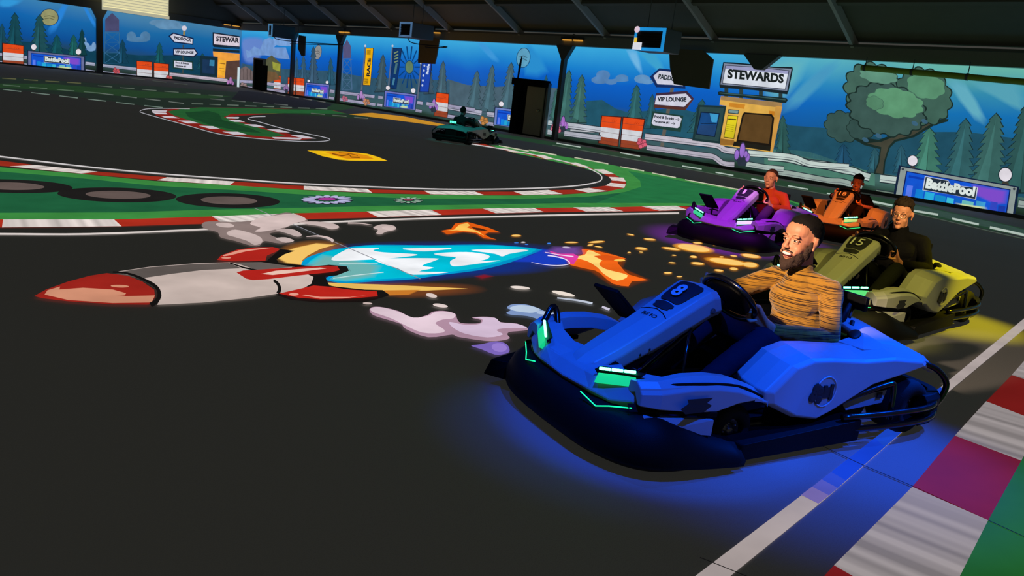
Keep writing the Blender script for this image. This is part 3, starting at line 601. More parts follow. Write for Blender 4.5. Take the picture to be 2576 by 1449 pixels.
for P in ([(950, 330), (1050, 270), (1100, 262), (1270, 262), (1230, 275), (1300, 290), (1500, 300), (1520, 310), (1400, 325), (1250, 337), (1000, 347)],
          [(1260, 335), (1640, 330), (1650, 345), (1560, 380), (1640, 395), (1540, 420), (1740, 425), (1500, 442), (1400, 400), (1300, 370)],
          [(1640, 300), (1760, 290), (1900, 290), (2010, 310), (2000, 335), (1950, 350), (2090, 345), (1900, 372), (1770, 385), (1750, 350), (1790, 325), (1700, 315)],
          [(1890, 275), (2100, 268), (2280, 275), (2150, 300), (2100, 318), (2050, 300)], [(1430, 265), (1760, 262), (1640, 280), (1540, 283)]): q.add(P, WT, sm=3)
q.stroke([(1000, 368), (1150, 368), (1260, 366)], 5, (180, 214, 214)); q.stroke([(960, 470), (1100, 450), (1300, 428)], 5, (196, 220, 220))
q.soft([(2300, 300), (2370, 262), (2520, 290), (2580, 330), (2550, 375), (2400, 388), (2280, 360), (2150, 358)], (24, 60, 190), .2)
q.soft([(1900, 455), (1980, 440), (2060, 455), (1960, 478)], (130, 24, 40), .6)
q.fr = R3
q.soft([(830, 290), (900, 240), (1130, 240), (1160, 300), (1040, 330), (900, 320)], (110, 70, 150), .5)
q.add([(880, 278), (960, 300), (1060, 300), (1100, 320), (1060, 380), (1030, 372), (985, 330), (900, 300)], (220, 60, 160))
q.stroke([(750, 365), (830, 380), (920, 388), (1000, 384), (1032, 370), (1000, 342), (930, 322), (870, 314)], [3, 9], (235, 225, 250), sm=4)
q.stroke([(850, 290), (960, 310), (1060, 322)], [4, 9], (240, 210, 240), sm=4)
q.build('rocket_flame', 'projected cyan and white exhaust flame behind the rocket', 'picture')
q = Pic('floor', R3, lift=.010)
q.soft([(960, 320), (1120, 240), (1260, 262), (1460, 330), (1430, 400), (1640, 490), (1470, 550), (1330, 530), (1180, 430), (1040, 400)], (120, 50, 10), .25)
q.add([(1010, 325), (1090, 315), (1130, 298), (1120, 262), (1180, 266), (1260, 280), (1445, 330), (1385, 352), (1410, 392), (1470, 450), (1612, 490), (1490, 500), (1465, 537), (1350, 517), (1280, 462), (1220, 420), (1040, 380)], (240, 100, 22), sm=2)
q.add([(1050, 318), (1140, 306), (1170, 270), (1230, 290), (1290, 325), (1250, 370), (1300, 410), (1460, 455), (1380, 496), (1280, 442), (1240, 400), (1160, 350)], (255, 214, 120), sm=3)
q.add([(1210, 312), (1300, 305), (1400, 325), (1360, 345), (1270, 345)], (220, 84, 20)); q.ell(1400, 345, 42, 8, (250, 200, 90))
q.build('flame_picture', 'projected orange and yellow flame at the end of the exhaust', 'picture', 'projected orange flames')
q = Pic('floor', R3, lift=.010)
q.add([(85, 125), (160, 112), (190, 72), (280, 60), (430, 100), (524, 138), (440, 136), (405, 150), (440, 172), (495, 191), (400, 180), (340, 143), (250, 132), (130, 152)], (226, 92, 14))
q.add([(102, 128), (180, 118), (220, 80), (280, 68), (300, 86), (275, 100), (360, 130), (404, 162), (340, 135), (200, 122)], (252, 196, 90))
q.add([(300, 96), (380, 108), (440, 128), (350, 122)], (70, 34, 16)); q.build('flame_picture', 'small projected orange flame above the cyan exhaust', 'picture', 'projected orange flames')
SPARKS = [(638, 161, 42, 9, 0), (1045, 211, 55, 7, 0), (1230, 207, 68, 9, -4), (1185, 230, 25, 6, -5), (1243, 243, 35, 5, 8), (1480, 153, 32, 6, 10), (1623, 188, 52, 9, 6), (1560, 257, 52, 12, 6), (1945, 253, 165, 32, 8), (1780, 258, 78, 11, 8), (1975, 215, 40, 8, 4), (2100, 228, 15, 6, 0), (1787, 362, 30, 6, 4), (1945, 318, 32, 10, 6), (1975, 368, 58, 12, 6), (1755, 438, 35, 8, 0), (1840, 465, 25, 6, 0), (2130, 420, 40, 10, 6), (2240, 408, 36, 13, 6), (2240, 312, 30, 7, 6), (2365, 312, 86, 17, 8), (2190, 355, 180, 28, 8), (2360, 378, 70, 24, 6), (1800, 308, 20, 5, 4), (1470, 287, 15, 5, 0), (1558, 285, 18, 4, 4), (2150, 320, 20, 6, 0)]
q = Pic('floor', R3, lift=.008); q.soft([(1940, 290), (2080, 270), (2250, 320), (2420, 370), (2300, 420), (2080, 400), (1980, 340)], (120, 58, 10), .5)
q.build('ember_glow', 'projected dark orange glow joining the two biggest sparks', 'picture')
def spark(c, label, o=(228, 150, 46), i=(252, 204, 112), lift=.012):
    q = Pic('floor', R3, lift=lift); q.ell(*c[:4], o, c[4], sf=.25); q.ell(c[0], c[1], c[2]*.72, c[3]*.72, i, c[4]); q.build('spark_picture', label, 'picture', 'projected sparks')
names = {1945: 'largest of the projected yellow sparks', 2190: 'long projected yellow spark blob touching the driver sleeve', 2365: 'projected yellow spark blob farthest to the right', 638: 'lone projected yellow spark right of the small orange flame', 1230: 'long thin projected yellow spark above the exhaust flame tip'}
for i, c in enumerate(SPARKS):
    spark(c, names.get(c[0], 'small projected yellow spark between the exhaust flame and the blue kart driver'), lift=.010+.00015*i)
for c in [(640, 217, 20, 4, 0), (715, 229, 15, 4, 0), (880, 220, 16, 5, 0), (1026, 300, 20, 6, 0)]: spark(c, 'tiny projected blue spark above the exhaust flame', (60, 120, 220), (60, 130, 230), .014)
for c in [(690, 212, 20, 5, 0), (1010, 252, 36, 8, 5)]: spark(c, 'tiny projected white spark above the exhaust flame', (225, 210, 200), (240, 235, 245), .014)
# smoke
def smoke(fr, shapes, label, name='smoke_picture'):
    q = Pic('floor', fr, lift=.013)
    for s in shapes:
        if s[0] == 'e': q.ell(*s[1:])
        elif s[0] == 's': q.stroke(s[1], s[2], s[3], sm=4)
        else: q.add(s[1], s[2], sm=3)
    return q.build(name, label, 'picture', 'projected smoke puffs')
G1, G2, G3 = (136, 118, 114), (196, 176, 172), (212, 190, 186)
smoke(R2, [('p', [(75, 100), (120, 82), (300, 85), (420, 75), (500, 55), (640, 20), (720, 40), (790, 75), (700, 95), (640, 125), (600, 150), (530, 165), (590, 195), (690, 213), (600, 232), (500, 215), (460, 248), (400, 245), (300, 215), (200, 190), (180, 155), (90, 130)], G1),
           ('e', 230, 107, 62, 16, G2, 5), ('p', [(245, 155), (300, 138), (400, 160), (470, 190), (480, 225), (430, 243), (380, 215), (300, 190), (250, 175)], G2),
           ('p', [(400, 100), (450, 62), (560, 42), (700, 32), (780, 70), (700, 95), (640, 122), (500, 150), (430, 150), (470, 125)], G3),
           ('p', [(570, 140), (640, 133), (700, 140), (748, 172), (720, 187), (650, 165)], G2), ('p', [(570, 200), (640, 192), (697, 215), (640, 228)], G2)], 'projected grey smoke cloud above the red fin of the rocket')
smoke(R2, [('p', [(730, 85), (850, 82), (960, 95), (1002, 120), (950, 135), (880, 115), (780, 100)], G2), ('s', [(1060, 92), (1140, 94), (1225, 106)], [10, 4], G2)], 'projected pale smoke wisp crossing the near white line')
smoke(R2, [('p', [(1230, 122), (1290, 100), (1370, 110), (1382, 135), (1320, 150), (1280, 168), (1250, 160), (1262, 138)], G2), ('e', 1330, 126, 42, 13, G3, 5)], 'small projected smoke puff above the cyan flame')
smoke(R2, [('s', [(780, 185), (860, 180), (930, 195), (962, 216)], [4, 22], G3)], 'small projected smoke streak over the yellow flame')
smoke(R2, [('p', [(1205, 680), (1230, 662), (1300, 665), (1400, 690), (1480, 730), (1530, 735), (1600, 715), (1630, 695), (1700, 688), (1780, 705), (1795, 740), (1820, 770), (1900, 775), (1950, 770), (1955, 750), (1895, 735), (1970, 728), (2050, 735), (2090, 765), (2200, 775), (2278, 812), (2230, 824), (2150, 832), (2135, 850), (2150, 875), (2080, 892), (1980, 892), (1800, 865), (1760, 850), (1600, 868), (1450, 812), (1420, 780), (1330, 750), (1230, 718)], (176, 140, 160)),
           ('p', [(1210, 680), (1240, 664), (1300, 668), (1400, 695), (1500, 735), (1600, 722), (1640, 700), (1700, 692), (1780, 708), (1770, 740), (1700, 748), (1650, 775), (1712, 820), (1680, 840), (1560, 837), (1450, 790), (1350, 740), (1240, 702)], (222, 198, 210)),
           ('p', [(1745, 765), (1850, 785), (1950, 778), (1965, 745), (1905, 735), (2050, 737), (2090, 768), (2200, 778), (2268, 806), (2140, 806), (2060, 820), (2105, 850), (2000, 870), (1850, 845), (1770, 805)], (214, 190, 214))], 'large projected pink smoke cloud in front of the blue kart')
smoke(R2, [('p', [(1890, 925), (1960, 915), (2060, 895), (2130, 915), (2150, 960), (2120, 980), (2050, 985), (1960, 950)], (122, 100, 184)), ('e', 2080, 938, 52, 30, (150, 124, 206), 8)], 'projected violet drop shape beside the front of the blue kart')
smoke(R3, [('p', [(570, 700), (600, 675), (700, 672), (800, 700), (850, 725), (920, 735), (1010, 765), (960, 795), (850, 815), (800, 785), (720, 760), (600, 750), (565, 735), (600, 715)], (126, 150, 196)), ('p', [(590, 700), (650, 680), (740, 685), (815, 712), (760, 735), (680, 730), (620, 720)], (186, 204, 226)), ('s', [(790, 730), (900, 748), (980, 770)], [24, 34], (178, 196, 226))], 'projected light blue smoke cloud left of the front bumper')
smoke(R3, [('s', [(940, 625), (1010, 633), (1100, 645), (1200, 665)], [10, 16], (196, 204, 220)), ('s', [(1270, 690), (1325, 712)], [14, 20], (206, 200, 220))], 'projected pale streak behind the blue kart nose')
smoke(R3, [('e', 668, 549, 74, 12, (230, 216, 208), 5)], 'upper projected white fleck left of the blue kart', 'smoke_fleck')
smoke(R3, [('e', 985, 593, 88, 14, (236, 222, 210), 12)], 'long projected white fleck above the blue kart nose', 'smoke_fleck')
smoke(R3, [('e', 80, 682, 56, 13, (222, 204, 200), 8)], 'projected white fleck just above the pink cloud', 'smoke_fleck')
smoke(R3, [('e', 15, 608, 42, 15, (214, 196, 190), 12)], 'projected white fleck under the yellow flame tip', 'smoke_fleck')
smoke(R2, [('e', 1192, 638, 32, 7, (206, 186, 180), 3)], 'tiny projected white fleck by the lower rocket fin', 'smoke_fleck')
# ================================================================== PROJECTED MURALS
W1, W2, W3, W4, W5 = (0, 0, 4.025), (560, 0, 4.025), (1100, 0, 4.025), (1500, 60, 4.025), (1936, 120, 3.01875)
def soft_shapes(plane, fr, shapes, name, label, lift, cat='picture', group=None):
    for i, (pts, t, w) in enumerate(shapes):
        q = Pic(plane, fr, lift=lift+.0004*i); q.soft(pts, t, w, sm=2); q.build(name, label, cat, group)
# rays of light and far hills of the picture
soft_shapes('wall', W5, [([(0, 60), (330, 60), (120, 420), (-60, 380)], (96, 176, 190), .5), ([(430, 110), (560, 110), (200, 480), (60, 460)], (70, 150, 190), .5), ([(1330, 240), (1480, 250), (1660, 560), (1560, 560)], (96, 170, 190), .45), ([(1500, 250), (1900, 260), (1990, 520), (1700, 380)], (84, 160, 180), .5)], 'light_ray', 'projected pale light ray around the big tree picture', .002, group='projected light rays')
soft_shapes('wall', W3, [([(880, 450), (960, 450), (1140, 740), (880, 780)], (40, 140, 205), .4), ([(1900, 490), (2020, 490), (2090, 760), (2010, 700)], (110, 180, 225), .6), ([(380, 420), (480, 430), (640, 620), (560, 620)], (60, 150, 215), .5), ([(2000, 490), (2200, 520), (2340, 760), (2260, 760)], (60, 160, 205), .5)], 'light_ray', 'projected pale light ray left of the nearest heater', .002, group='projected light rays')
soft_shapes('far', W1, [([(640, 20), (710, 25), (560, 330), (470, 320)], (40, 130, 215), .5), ([(830, 60), (870, 60), (990, 270), (950, 280)], (40, 130, 215), .5), ([(0, -20), (250, 0), (100, 80), (-40, 60)], (50, 150, 215), .5)], 'light_ray', 'projected light ray on the far wall', .002, group='projected light rays')
def hills(plane, fr, pts, t, label):
    q = Pic(plane, fr, lift=.003); q.add(pts, t); return q.build('hill_picture', label, 'picture', 'projected hills')
hills('wall', W4, [(-100, 780), (60, 770), (200, 860), (330, 900), (520, 880), (700, 860), (900, 870), (1250, 960), (1300, 1260), (1100, 1260), (500, 1150), (-100, 1080)], (34, 84, 104), 'projected dark wooded hill behind the direction signs')
hills('wall', W5, [(20, 520), (150, 590), (420, 610), (620, 600), (850, 690), (1200, 640), (1500, 640), (1950, 700), (2050, 760), (2050, 1160), (900, 960), (20, 800)], (32, 78, 98), 'projected dark wooded hill behind the big leafy tree')
hills('wall', W5, [(-40, 770), (100, 770), (300, 790), (480, 850), (640, 900), (800, 960), (800, 1050), (-40, 900)], (74, 122, 106), 'projected pale green lawn behind the guard rail')
hills('wall', W3, [(100, 800), (300, 860), (600, 880), (900, 860), (1250, 900), (1300, 1280), (900, 1240), (100, 1080)], (72, 96, 110), 'projected grey wooded hill left of the open doorway')
hills('wall', W2, [(200, 640), (420, 700), (700, 700), (1100, 720), (1500, 790), (2000, 800), (2300, 820), (2300, 1080), (1500, 960), (700, 880), (200, 830)], (48, 84, 106), 'projected bluish hill behind the banners')
hills('far', W1, [(-20, 440), (200, 420), (420, 430), (680, 500), (1000, 520), (1400, 560), (2000, 560), (2400, 620), (2400, 800), (1200, 670), (-20, 560)], (16, 62, 84), 'projected dark hill along the far wall')
q = Pic('wall', W2, lift=.003); q.soft([(200, 380), (420, 380), (420, 520), (340, 640), (230, 640), (190, 520)], (96, 130, 200), .25, sm=3); q.add([(230, 500), (270, 520), (320, 470), (380, 500), (420, 400), (480, 380), (560, 440), (520, 480), (640, 480), (680, 600), (560, 590), (440, 560), (330, 560), (250, 590)], (112, 150, 206)); q.build('cloud_picture', 'projected ragged pale clouds left of the far black door', 'picture', 'projected clouds')
def cloud(plane, fr, blobs, t, label):
    q = Pic(plane, fr, lift=.004)
    for cx, cy, rx, ry in blobs: q.ell(cx, cy, rx, ry, t)
    return q.build('cloud_picture', label, 'picture', 'projected clouds')
cloud('wall', W3, [(1680, 760, 70, 50), (1650, 810, 90, 40), (1760, 830, 60, 28)], (84, 130, 182), 'largest projected cloud between the doorway and the signs')
cloud('wall', W3, [(1870, 790, 65, 36), (1850, 812, 90, 18)], (84, 134, 186), 'projected cloud, the middle one of three left of the signs')
cloud('wall', W3, [(2075, 800, 80, 44), (2130, 830, 60, 24)], (96, 144, 190), 'projected cloud just left of the paddock sign')
cloud('wall', W2, [(600, 400, 90, 36), (700, 410, 80, 50), (640, 440, 120, 26)], (120, 160, 214), 'projected pale cloud over the far black door')
cloud('far', W1, [(1330, 370, 48, 50), (1470, 370, 52, 52), (1400, 400, 120, 26)], (78, 124, 164), 'projected double cloud right of the water tower')
cloud('far', W1, [(1700, 250, 130, 50), (1600, 230, 90, 30), (1800, 270, 60, 26)], (96, 140, 176), 'projected pale cloud left of the arrow signs')
cloud('far', W1, [(870, 460, 36, 30), (920, 490, 44, 30), (860, 420, 16, 40), (950, 470, 22, 44)], (120, 160, 204), 'projected white icy shape left of the far column')
def pine(plane, fr, x, top, base, w, t, label, skew=0, lift=.005):
    """layered pine silhouette: (x, top) tip, base line, w width"""
    q = Pic(plane, fr, lift=lift); n = max(4, int((base-top)/55)); Lf = []; Rt = []
    rs = random.Random(int(x*7+top)); 
    for i in range(n):
        u0, u1 = i/n, (i+1)/n
        for u, m in ((u0, .62), (u1, 1.0)):
            ww = w/2*(.22+.78*u**.8)*m*(.94+.12*rs.random()); y = top+(base-top)*u; xx = x+skew*u
            if i or m == 1.0: Lf.append((xx-ww, y)); Rt.append((xx+ww, y-(3 if m == 1.0 else 0)))
    pts = [(x, top)]+Rt+Lf[::-1]
    c = [(a, b) for a, b in pts]; dk = tuple(int(v*.5) for v in t)
    cx, cy = x+skew/2, (top+base)/2
    q.add([(cx+(a-cx)*1.09, cy+(b-cy)*1.03) for a, b in c], dk); q.add(c, t)
    q.stroke([(x+skew*.1, top+(base-top)*.1), (x+skew, base)], [2, w*.05], dk)
    lt = tuple(min(255, int(v*1.18)) for v in t); q.add([(x, top+(base-top)*.08), (x-w*.02+skew*.8, base*.98), (x-w*.3+skew*.8, base*.96), (x-w*.12+skew*.4, (top+base)/2)], lt)
    return q.build('pine_picture', label, 'picture', 'projected pine trees')
TG, TB, TD = (56, 98, 94), (66, 96, 108), (22, 64, 76)
for a in [(W4, 410, 620, 1060, 190, (44, 92, 96), 'projected pine just left of the lounge sign', -30), (W4, 570, 715, 1060, 130, (38, 84, 96), 'small projected pine behind the food sign', -20), (W4, 1075, 765, 1100, 190, (38, 84, 92), 'projected pine behind the blue notice board', -60), (W4, 1890, 930, 1310, 160, (44, 84, 82), 'small projected pine right of the yellow kiosk', 0),
          (W3, 60, 625, 1060, 120, TB, 'projected pine right of the single red barrier', -20), (W3, 405, 715, 1110, 150, TB, 'projected pine, lowest tip of the three before the doorway', -40), (W3, 560, 660, 1130, 150, TB, 'projected pine, middle of the three before the doorway', -50), (W3, 750, 635, 1130, 170, TB, 'projected pine, nearest left of the doorway', -50), (W3, 1105, 760, 1100, 90, (40, 88, 108), 'projected pine tip rising behind the doorway head', -20), (W3, 1335, 710, 1240, 170, TG, 'projected pine just right of the steel column', -60), (W3, 1465, 760, 1240, 180, TG, 'projected pine, second right of the steel column', -40), (W3, 1210, 900, 1230, 120, TG, 'projected pine behind the steel column foot', -20)]:
    fr, x, top, base, w, t, lab, sk = a; pine('wall', fr, x, top, base, w, t, lab, sk)
for x, top, base, w, t, lab, sk in [(750, 575, 860, 70, (46, 84, 112), 'projected pine over the far barriers', 0), (820, 560, 860, 90, (50, 84, 108), 'projected pine left of the round balloon picture', 0), (920, 470, 860, 110, (54, 82, 104), 'projected tall pine beside the round balloon picture', 0), (1095, 585, 860, 90, (40, 84, 106), 'projected pine left of the far pale tower', 0), (1625, 550, 930, 130, (56, 80, 92), 'projected pine right of the yellow race banner', -20), (2090, 600, 950, 110, (60, 84, 100), 'projected pine behind the blue pennant', 0), (2235, 615, 960, 120, (62, 84, 98), 'projected pine above the single red barrier', -20)]:
    pine('wall', W2, x, top, base, w, t, lab, sk)
for x, top, base, w, t, lab, sk in [(1215, 610, 1000, 260, (62, 116, 100), 'projected pale pine right of the big leafy tree', -30), (1490, 540, 1020, 250, (48, 92, 96), 'projected pine above the lamp of the large board', -60), (1720, 500, 1060, 300, (56, 98, 94), 'projected pine above the right end of the large board', -70), (1960, 430, 1100, 330, (44, 82, 80), 'projected pine at the right edge of the picture', -60), (800, 760, 950, 130, (42, 84, 96), 'low projected pine left of the leafy tree trunk', 0), (560, 730, 900, 150, (30, 72, 98), 'low blue projected bush left of the leafy tree', 0), (1000, 740, 950, 130, (40, 84, 100), 'low projected pine right of the leafy tree trunk', 0)]:
    pine('wall', W5, x, top, base, w, t, lab, sk)
for x, top, base, w, t, lab, sk in [(150, 130, 520, 200, (22, 70, 82), 'tall projected tree left of the yellow balloon', 0), (400, 150, 540, 200, (30, 76, 84), 'tall projected tree in front of the yellow balloon', 0), (20, 240, 520, 120, (24, 70, 88), 'projected tree at the left edge of the picture', 0), (575, 350, 560, 150, (20, 76, 86), 'projected tree above the small far board', 0), (745, 350, 570, 130, (26, 84, 84), 'projected tree right of the small far board', 0), (830, 290, 560, 100, (18, 60, 66), 'projected dark tree left of the far column', 0), (1615, 430, 640, 110, (22, 78, 86), 'projected tree above the pair of far barriers', 0), (1240, 400, 640, 120, (18, 62, 84), 'dim projected tree behind the water tower', 0), (2050, 540, 700, 120, (22, 72, 84), 'projected tree left of the far kiosk', 0)]:
    pine('far', W1, x, top, base, w, t, lab, sk)
# balloons, towers, wheel, banners
def balloon(plane, fr, x, y, rx, ry, t, label):
    q = Pic(plane, fr, lift=.004); q.ell(x, y, rx*1.08, ry*1.06, (14, 46, 84), 8); q.ell(x, y, rx, ry, t, 8); d = tuple(int(v*.72) for v in t)
    q.stroke([(x-rx*.6, y-ry*.1), (x, y-ry*.2), (x+rx*.6, y)], ry*.1, d); q.stroke([(x-rx*.55, y+ry*.2), (x, y+ry*.1), (x+rx*.55, y+ry*.3)], ry*.1, d); return q.build('balloon_picture', label, 'picture', 'projected round balloons')
balloon('far', W1, 500, 175, 88, 82, (148, 148, 104), 'projected yellowish round balloon at the upper left')
balloon('wall', W2, 965, 530, 36, 72, (140, 140, 140), 'projected grey balloon behind the far trees'); balloon('wall', W3, 873, 585, 66, 98, (92, 158, 190), 'projected pale blue balloon above the open doorway')
MB().use(mat('black_cable', (16, 22, 34), .7)).tube([onwall(1318, 142)+Vector((-.1, 0, 0)), onwall(1314, 165)+Vector((-.12, 0, 0)), onwall(1308, 200)+Vector((-.12, 0, 0))], [.02, .05, .03], 8).build('rope')
tag(bpy.data.objects['rope'], 'dark cord hanging down the wall to the doorway corner', 'cord')
def tower(plane, fr, x0, x1, top, mid, base, t, roof, label):
    q = Pic(plane, fr, lift=.005); w = x1-x0; c = (x0+x1)/2
    q.add([(x0, top+(mid-top)*.35), (c, top), (x1, top+(mid-top)*.35), (x1, mid-6), (x0, mid-6)], roof); q.stroke([(x0-6, mid), (x1+12, mid+6)], 8, t)
    for k in range(3):
        y0, y1 = mid+(base-mid)*k/3, mid+(base-mid)*(k+1)/3; a0, a1 = x0-3*k, x1+4*k; q.stroke([(a0, y0), (a1+4, y1)], 5, t); q.stroke([(a1, y0), (a0-3, y1)], 5, t); q.stroke([(a0, y1), (a1, y1)], 4, t)
    q.stroke([(x0, mid), (x0-10, base)], 7, t); q.stroke([(x1, mid), (x1+12, base)], 7, t); return q.build('tower_picture', label, 'picture', 'projected water towers')
tower('far', W1, 1065, 1205, 130, 325, 640, (50, 100, 140), (72, 72, 108), 'projected water tower with lattice legs on the far wall')
tower('wall', W2, 1220, 1300, 400, 595, 910, (76, 106, 140), (84, 82, 122), 'projected tall tower with lattice legs left of the race banner')
q = Pic('wall', W2, lift=.0045)
for i in range(14): a = 2*math.pi*i/14; q.stroke([(1893+50*math.cos(a), 680+80*math.sin(a)), (1893+118*math.cos(a), 680+215*math.sin(a))], 12, (10, 62, 118))
q.ell(1893, 680, 46, 72, (20, 70, 110)); q.ell(1893, 680, 38, 62, (96, 124, 96)); q.build('wheel_picture', 'projected big wheel with dark spokes between two banners', 'picture')
def banner(quad, t, pole, label, letters=None, deco=None):
    q = Pic('wall', W2, lift=.007); q.stroke(pole, 12, (96, 104, 122)); q.ell(pole[0][0], pole[0][1], 10, 12, (190, 196, 210)); 
    cx = sum(a for a, b in quad)/4; cy = sum(b for a, b in quad)/4
    q.add([(cx+(a-cx)*1.14, cy+(b-cy)*1.03) for a, b in quad], (20, 32, 60)); q.add(quad, t)
    if deco: deco(q)
    if letters: q.text(*letters)
    return q.build('banner_picture', label, 'picture', 'projected banners')
def dec(q):
    for k in range(5): q.stroke([(1466+8*k, 503), (1464+8*k, 555)], 4, (60, 50, 20)); q.stroke([(1432, 800+11*k), (1476, 803+11*k)], 5, (60, 50, 20))
banner([(1455, 490), (1525, 490), (1495, 862), (1425, 858)], (240, 178, 14), [(1445, 465), (1405, 950)], 'projected yellow race banner with dark lettering', ('RACE', (1492, 775), (1505, 590), 34, (30, 30, 40), .05), dec)
def dec2(q):
    for k in range(4): q.stroke([(1738+4*(k % 2), 540+30*k), (1780, 520+32*k)], 12, (126, 150, 112))
    q.stroke([(1765, 640), (1745, 750)], 22, (70, 110, 120)); q.stroke([(1740, 790), (1725, 860)], 20, (70, 130, 160))
banner([(1728, 490), (1810, 495), (1760, 900), (1700, 890)], (14, 52, 104), [(1722, 465), (1675, 930)], 'projected dark blue banner left of the big wheel', None, dec2)
def dec3(q):
    for k in range(5): q.ell(2045-5*k, 665+50*k, 9, 12, (190, 205, 230))
banner([(2020, 640), (2115, 645), (2085, 930), (2000, 928)], (26, 66, 168), [(2010, 640), (1975, 1000)], 'projected blue pennant partly hidden by the heater shadow panel', ('Battle', (2085, 755), (2100, 650), 26, (215, 225, 240), .04), dec3)
# guard rail
def rail(plane, fr, runs, label, t=(186, 190, 196), w=1.0, lift=.008):
    q = Pic(plane, fr, lift=lift); d = (34, 44, 52)
    for pts, ww, p0 in runs:
        q.stroke(pts, ww*w*1.28, d, sm=5)
        q.stroke(pts, ww*w, p0 or t, sm=5); q.stroke([(a, b+ww*w*.18) for a, b in pts], ww*w*.08, (96, 100, 110), sm=5)
    return q.build('guard_rail_picture', label, 'picture', 'projected white guard rails')
rail('wall', W4, [([(-260, 1062), (0, 1075)], 50, None), ([(495, 1140), (700, 1165), (950, 1195), (1220, 1230), (1300, 1275), (1420, 1292)], 56, (190, 184, 196)), ([(515, 1252), (800, 1290), (1080, 1330), (1190, 1348), (1290, 1415), (1400, 1425)], 50, (176, 170, 184)), ([(1540, 1310), (1700, 1322), (2000, 1355), (2180, 1420), (2560, 1450)], 56, (190, 204, 198)), ([(1520, 1418), (1700, 1450), (1900, 1470)], 48, (176, 190, 184))], 'projected white guard rail in front of the yellow kiosk')
rail('wall', W5, [([(-10, 828), (140, 840), (300, 878), (420, 892), (560, 925), (640, 940), (700, 968), (762, 985)], 52, (184, 200, 194)), ([(-10, 938), (150, 958), (300, 985), (450, 1012), (560, 1020), (700, 1070)], 44, (150, 166, 158)), ([(840, 992), (970, 1008)], 52, (184, 200, 194)), ([(810, 1100), (950, 1122)], 40, (106, 124, 112))], 'projected white guard rail left of the large blue board')
rail('wall', W5, [([(1890, 1185), (2080, 1210)], 50, (150, 166, 160)), ([(1870, 1290), (2080, 1320)], 44, (130, 146, 140))], 'projected guard rail right of the large blue board')
rail('wall', W3, [([(100, 1080), (450, 1145)], 46, (176, 176, 196)), ([(110, 1175), (460, 1240)], 38, (146, 146, 168)), ([(505, 1155), (585, 1165)], 44, (176, 176, 196)), ([(500, 1250), (580, 1262)], 38, (146, 146, 168)), ([(1125, 1240), (1165, 1245)], 46, (176, 190, 196)), ([(1235, 1255), (1660, 1315)], 52, (186, 190, 200)), ([(1120, 1335), (1165, 1340)], 46, (160, 170, 176)), ([(1290, 1350), (1660, 1400)], 46, (170, 172, 184))], 'projected white guard rail on both sides of the open doorway')
rail('wall', W2, [([(170, 825), (310, 830)], 26, None), ([(170, 880), (300, 890)], 22, None), ([(440, 845), (640, 870)], 28, None), ([(440, 905), (640, 930)], 24, None), ([(1090, 922), (1135, 928)], 28, None), ([(1160, 932), (1540, 980)], 28, None), ([(1080, 990), (1130, 998)], 26, None), ([(1150, 1000), (1550, 1060)], 26, None), ([(1580, 985), (1625, 990)], 28, None), ([(1570, 1060), (1620, 1068)], 26, None), ([(1975, 1040), (2030, 1048)], 32, None), ([(1960, 1118), (2020, 1128)], 28, None), ([(2070, 1050), (2150, 1062)], 32, None), ([(2290, 1075), (2560, 1115)], 34, None), ([(2285, 1175), (2560, 1215)], 30, None)], 'projected white guard rail under the banners', t=(160, 156, 184))
rail('far', W1, [([(-20, 548), (30, 552)], 28, None), ([(-20, 628), (25, 632)], 26, None), ([(245, 580), (285, 586)], 32, None), ([(245, 655), (285, 660)], 26, None), ([(865, 640), (960, 652)], 30, None), ([(865, 715), (960, 728)], 26, None), ([(1010, 660), (1380, 700)], 28, None), ([(1010, 730), (1380, 770)], 24, None), ([(1715, 750), (2300, 815)], 30, (190, 176, 190)), ([(1740, 812), (2290, 880)], 26, (176, 160, 176))], 'projected white guard rail along the far wall', t=(158, 162, 186))
# barriers
def barrier(plane, fr, q4, label, lift=.011):
    """quad: top left, top right, bottom right, bottom left"""
    q = Pic(plane, fr, lift=lift); A, B, C, D = q4; m = lambda u, v: ((A[0]*(1-u)+B[0]*u)*(1-v)+(D[0]*(1-u)+C[0]*u)*v, (A[1]*(1-u)+B[1]*u)*(1-v)+(D[1]*(1-u)+C[1]*u)*v)
    q.add([m(-.05, -.03), m(1.05, -.03), m(1.05, 1.02), m(-.05, 1.02)], (60, 24, 20)); q.add([m(0, 0), m(1, 0), m(1, .4), m(0, .4)], (222, 74, 26)); q.add([m(0, .4), m(1, .4), m(1, .76), m(0, .76)], (204, 206, 212)); q.add([m(0, .76), m(1, .76), m(1, 1), m(0, 1)], (150, 66, 40))
    for v in (.2, .57, .88): q.stroke([m(0, v), m(1, v+.01)], 3, (110, 60, 50))
    for k in range(3): q.stroke([m(.6+.1*k, .12), (m(.56+.1*k, .17))], 4, (150, 40, 14))
    return q.build('barrier_picture', label, 'picture', 'projected red and white barriers')
barrier('wall', W4, [(62, 935), (252, 948), (217, 1240), (28, 1205)], 'projected red and white barrier, left of the pair by the direction signs')
barrier('wall', W4, [(278, 948), (488, 970), (435, 1270), (248, 1245)], 'projected red and white barrier, right of the pair by the direction signs')
barrier('wall', W2, [(2170, 940), (2290, 955), (2275, 1190), (2145, 1170)], 'single projected red and white barrier right of the blue pennant')
barrier('wall', W2, [(520, 765), (590, 770), (590, 940), (520, 930)], 'projected barrier just right of the far black door')
barrier('wall', W2, [(665, 785), (740, 790), (735, 960), (660, 950)], 'projected barrier, left of the far pair'); barrier('wall', W2, [(748, 792), (828, 798), (825, 970), (745, 960)], 'projected barrier, right of the far pair')
barrier('far', W1, [(30, 440), (235, 465), (235, 670), (32, 660)], 'projected barrier at the left edge of the far wall')
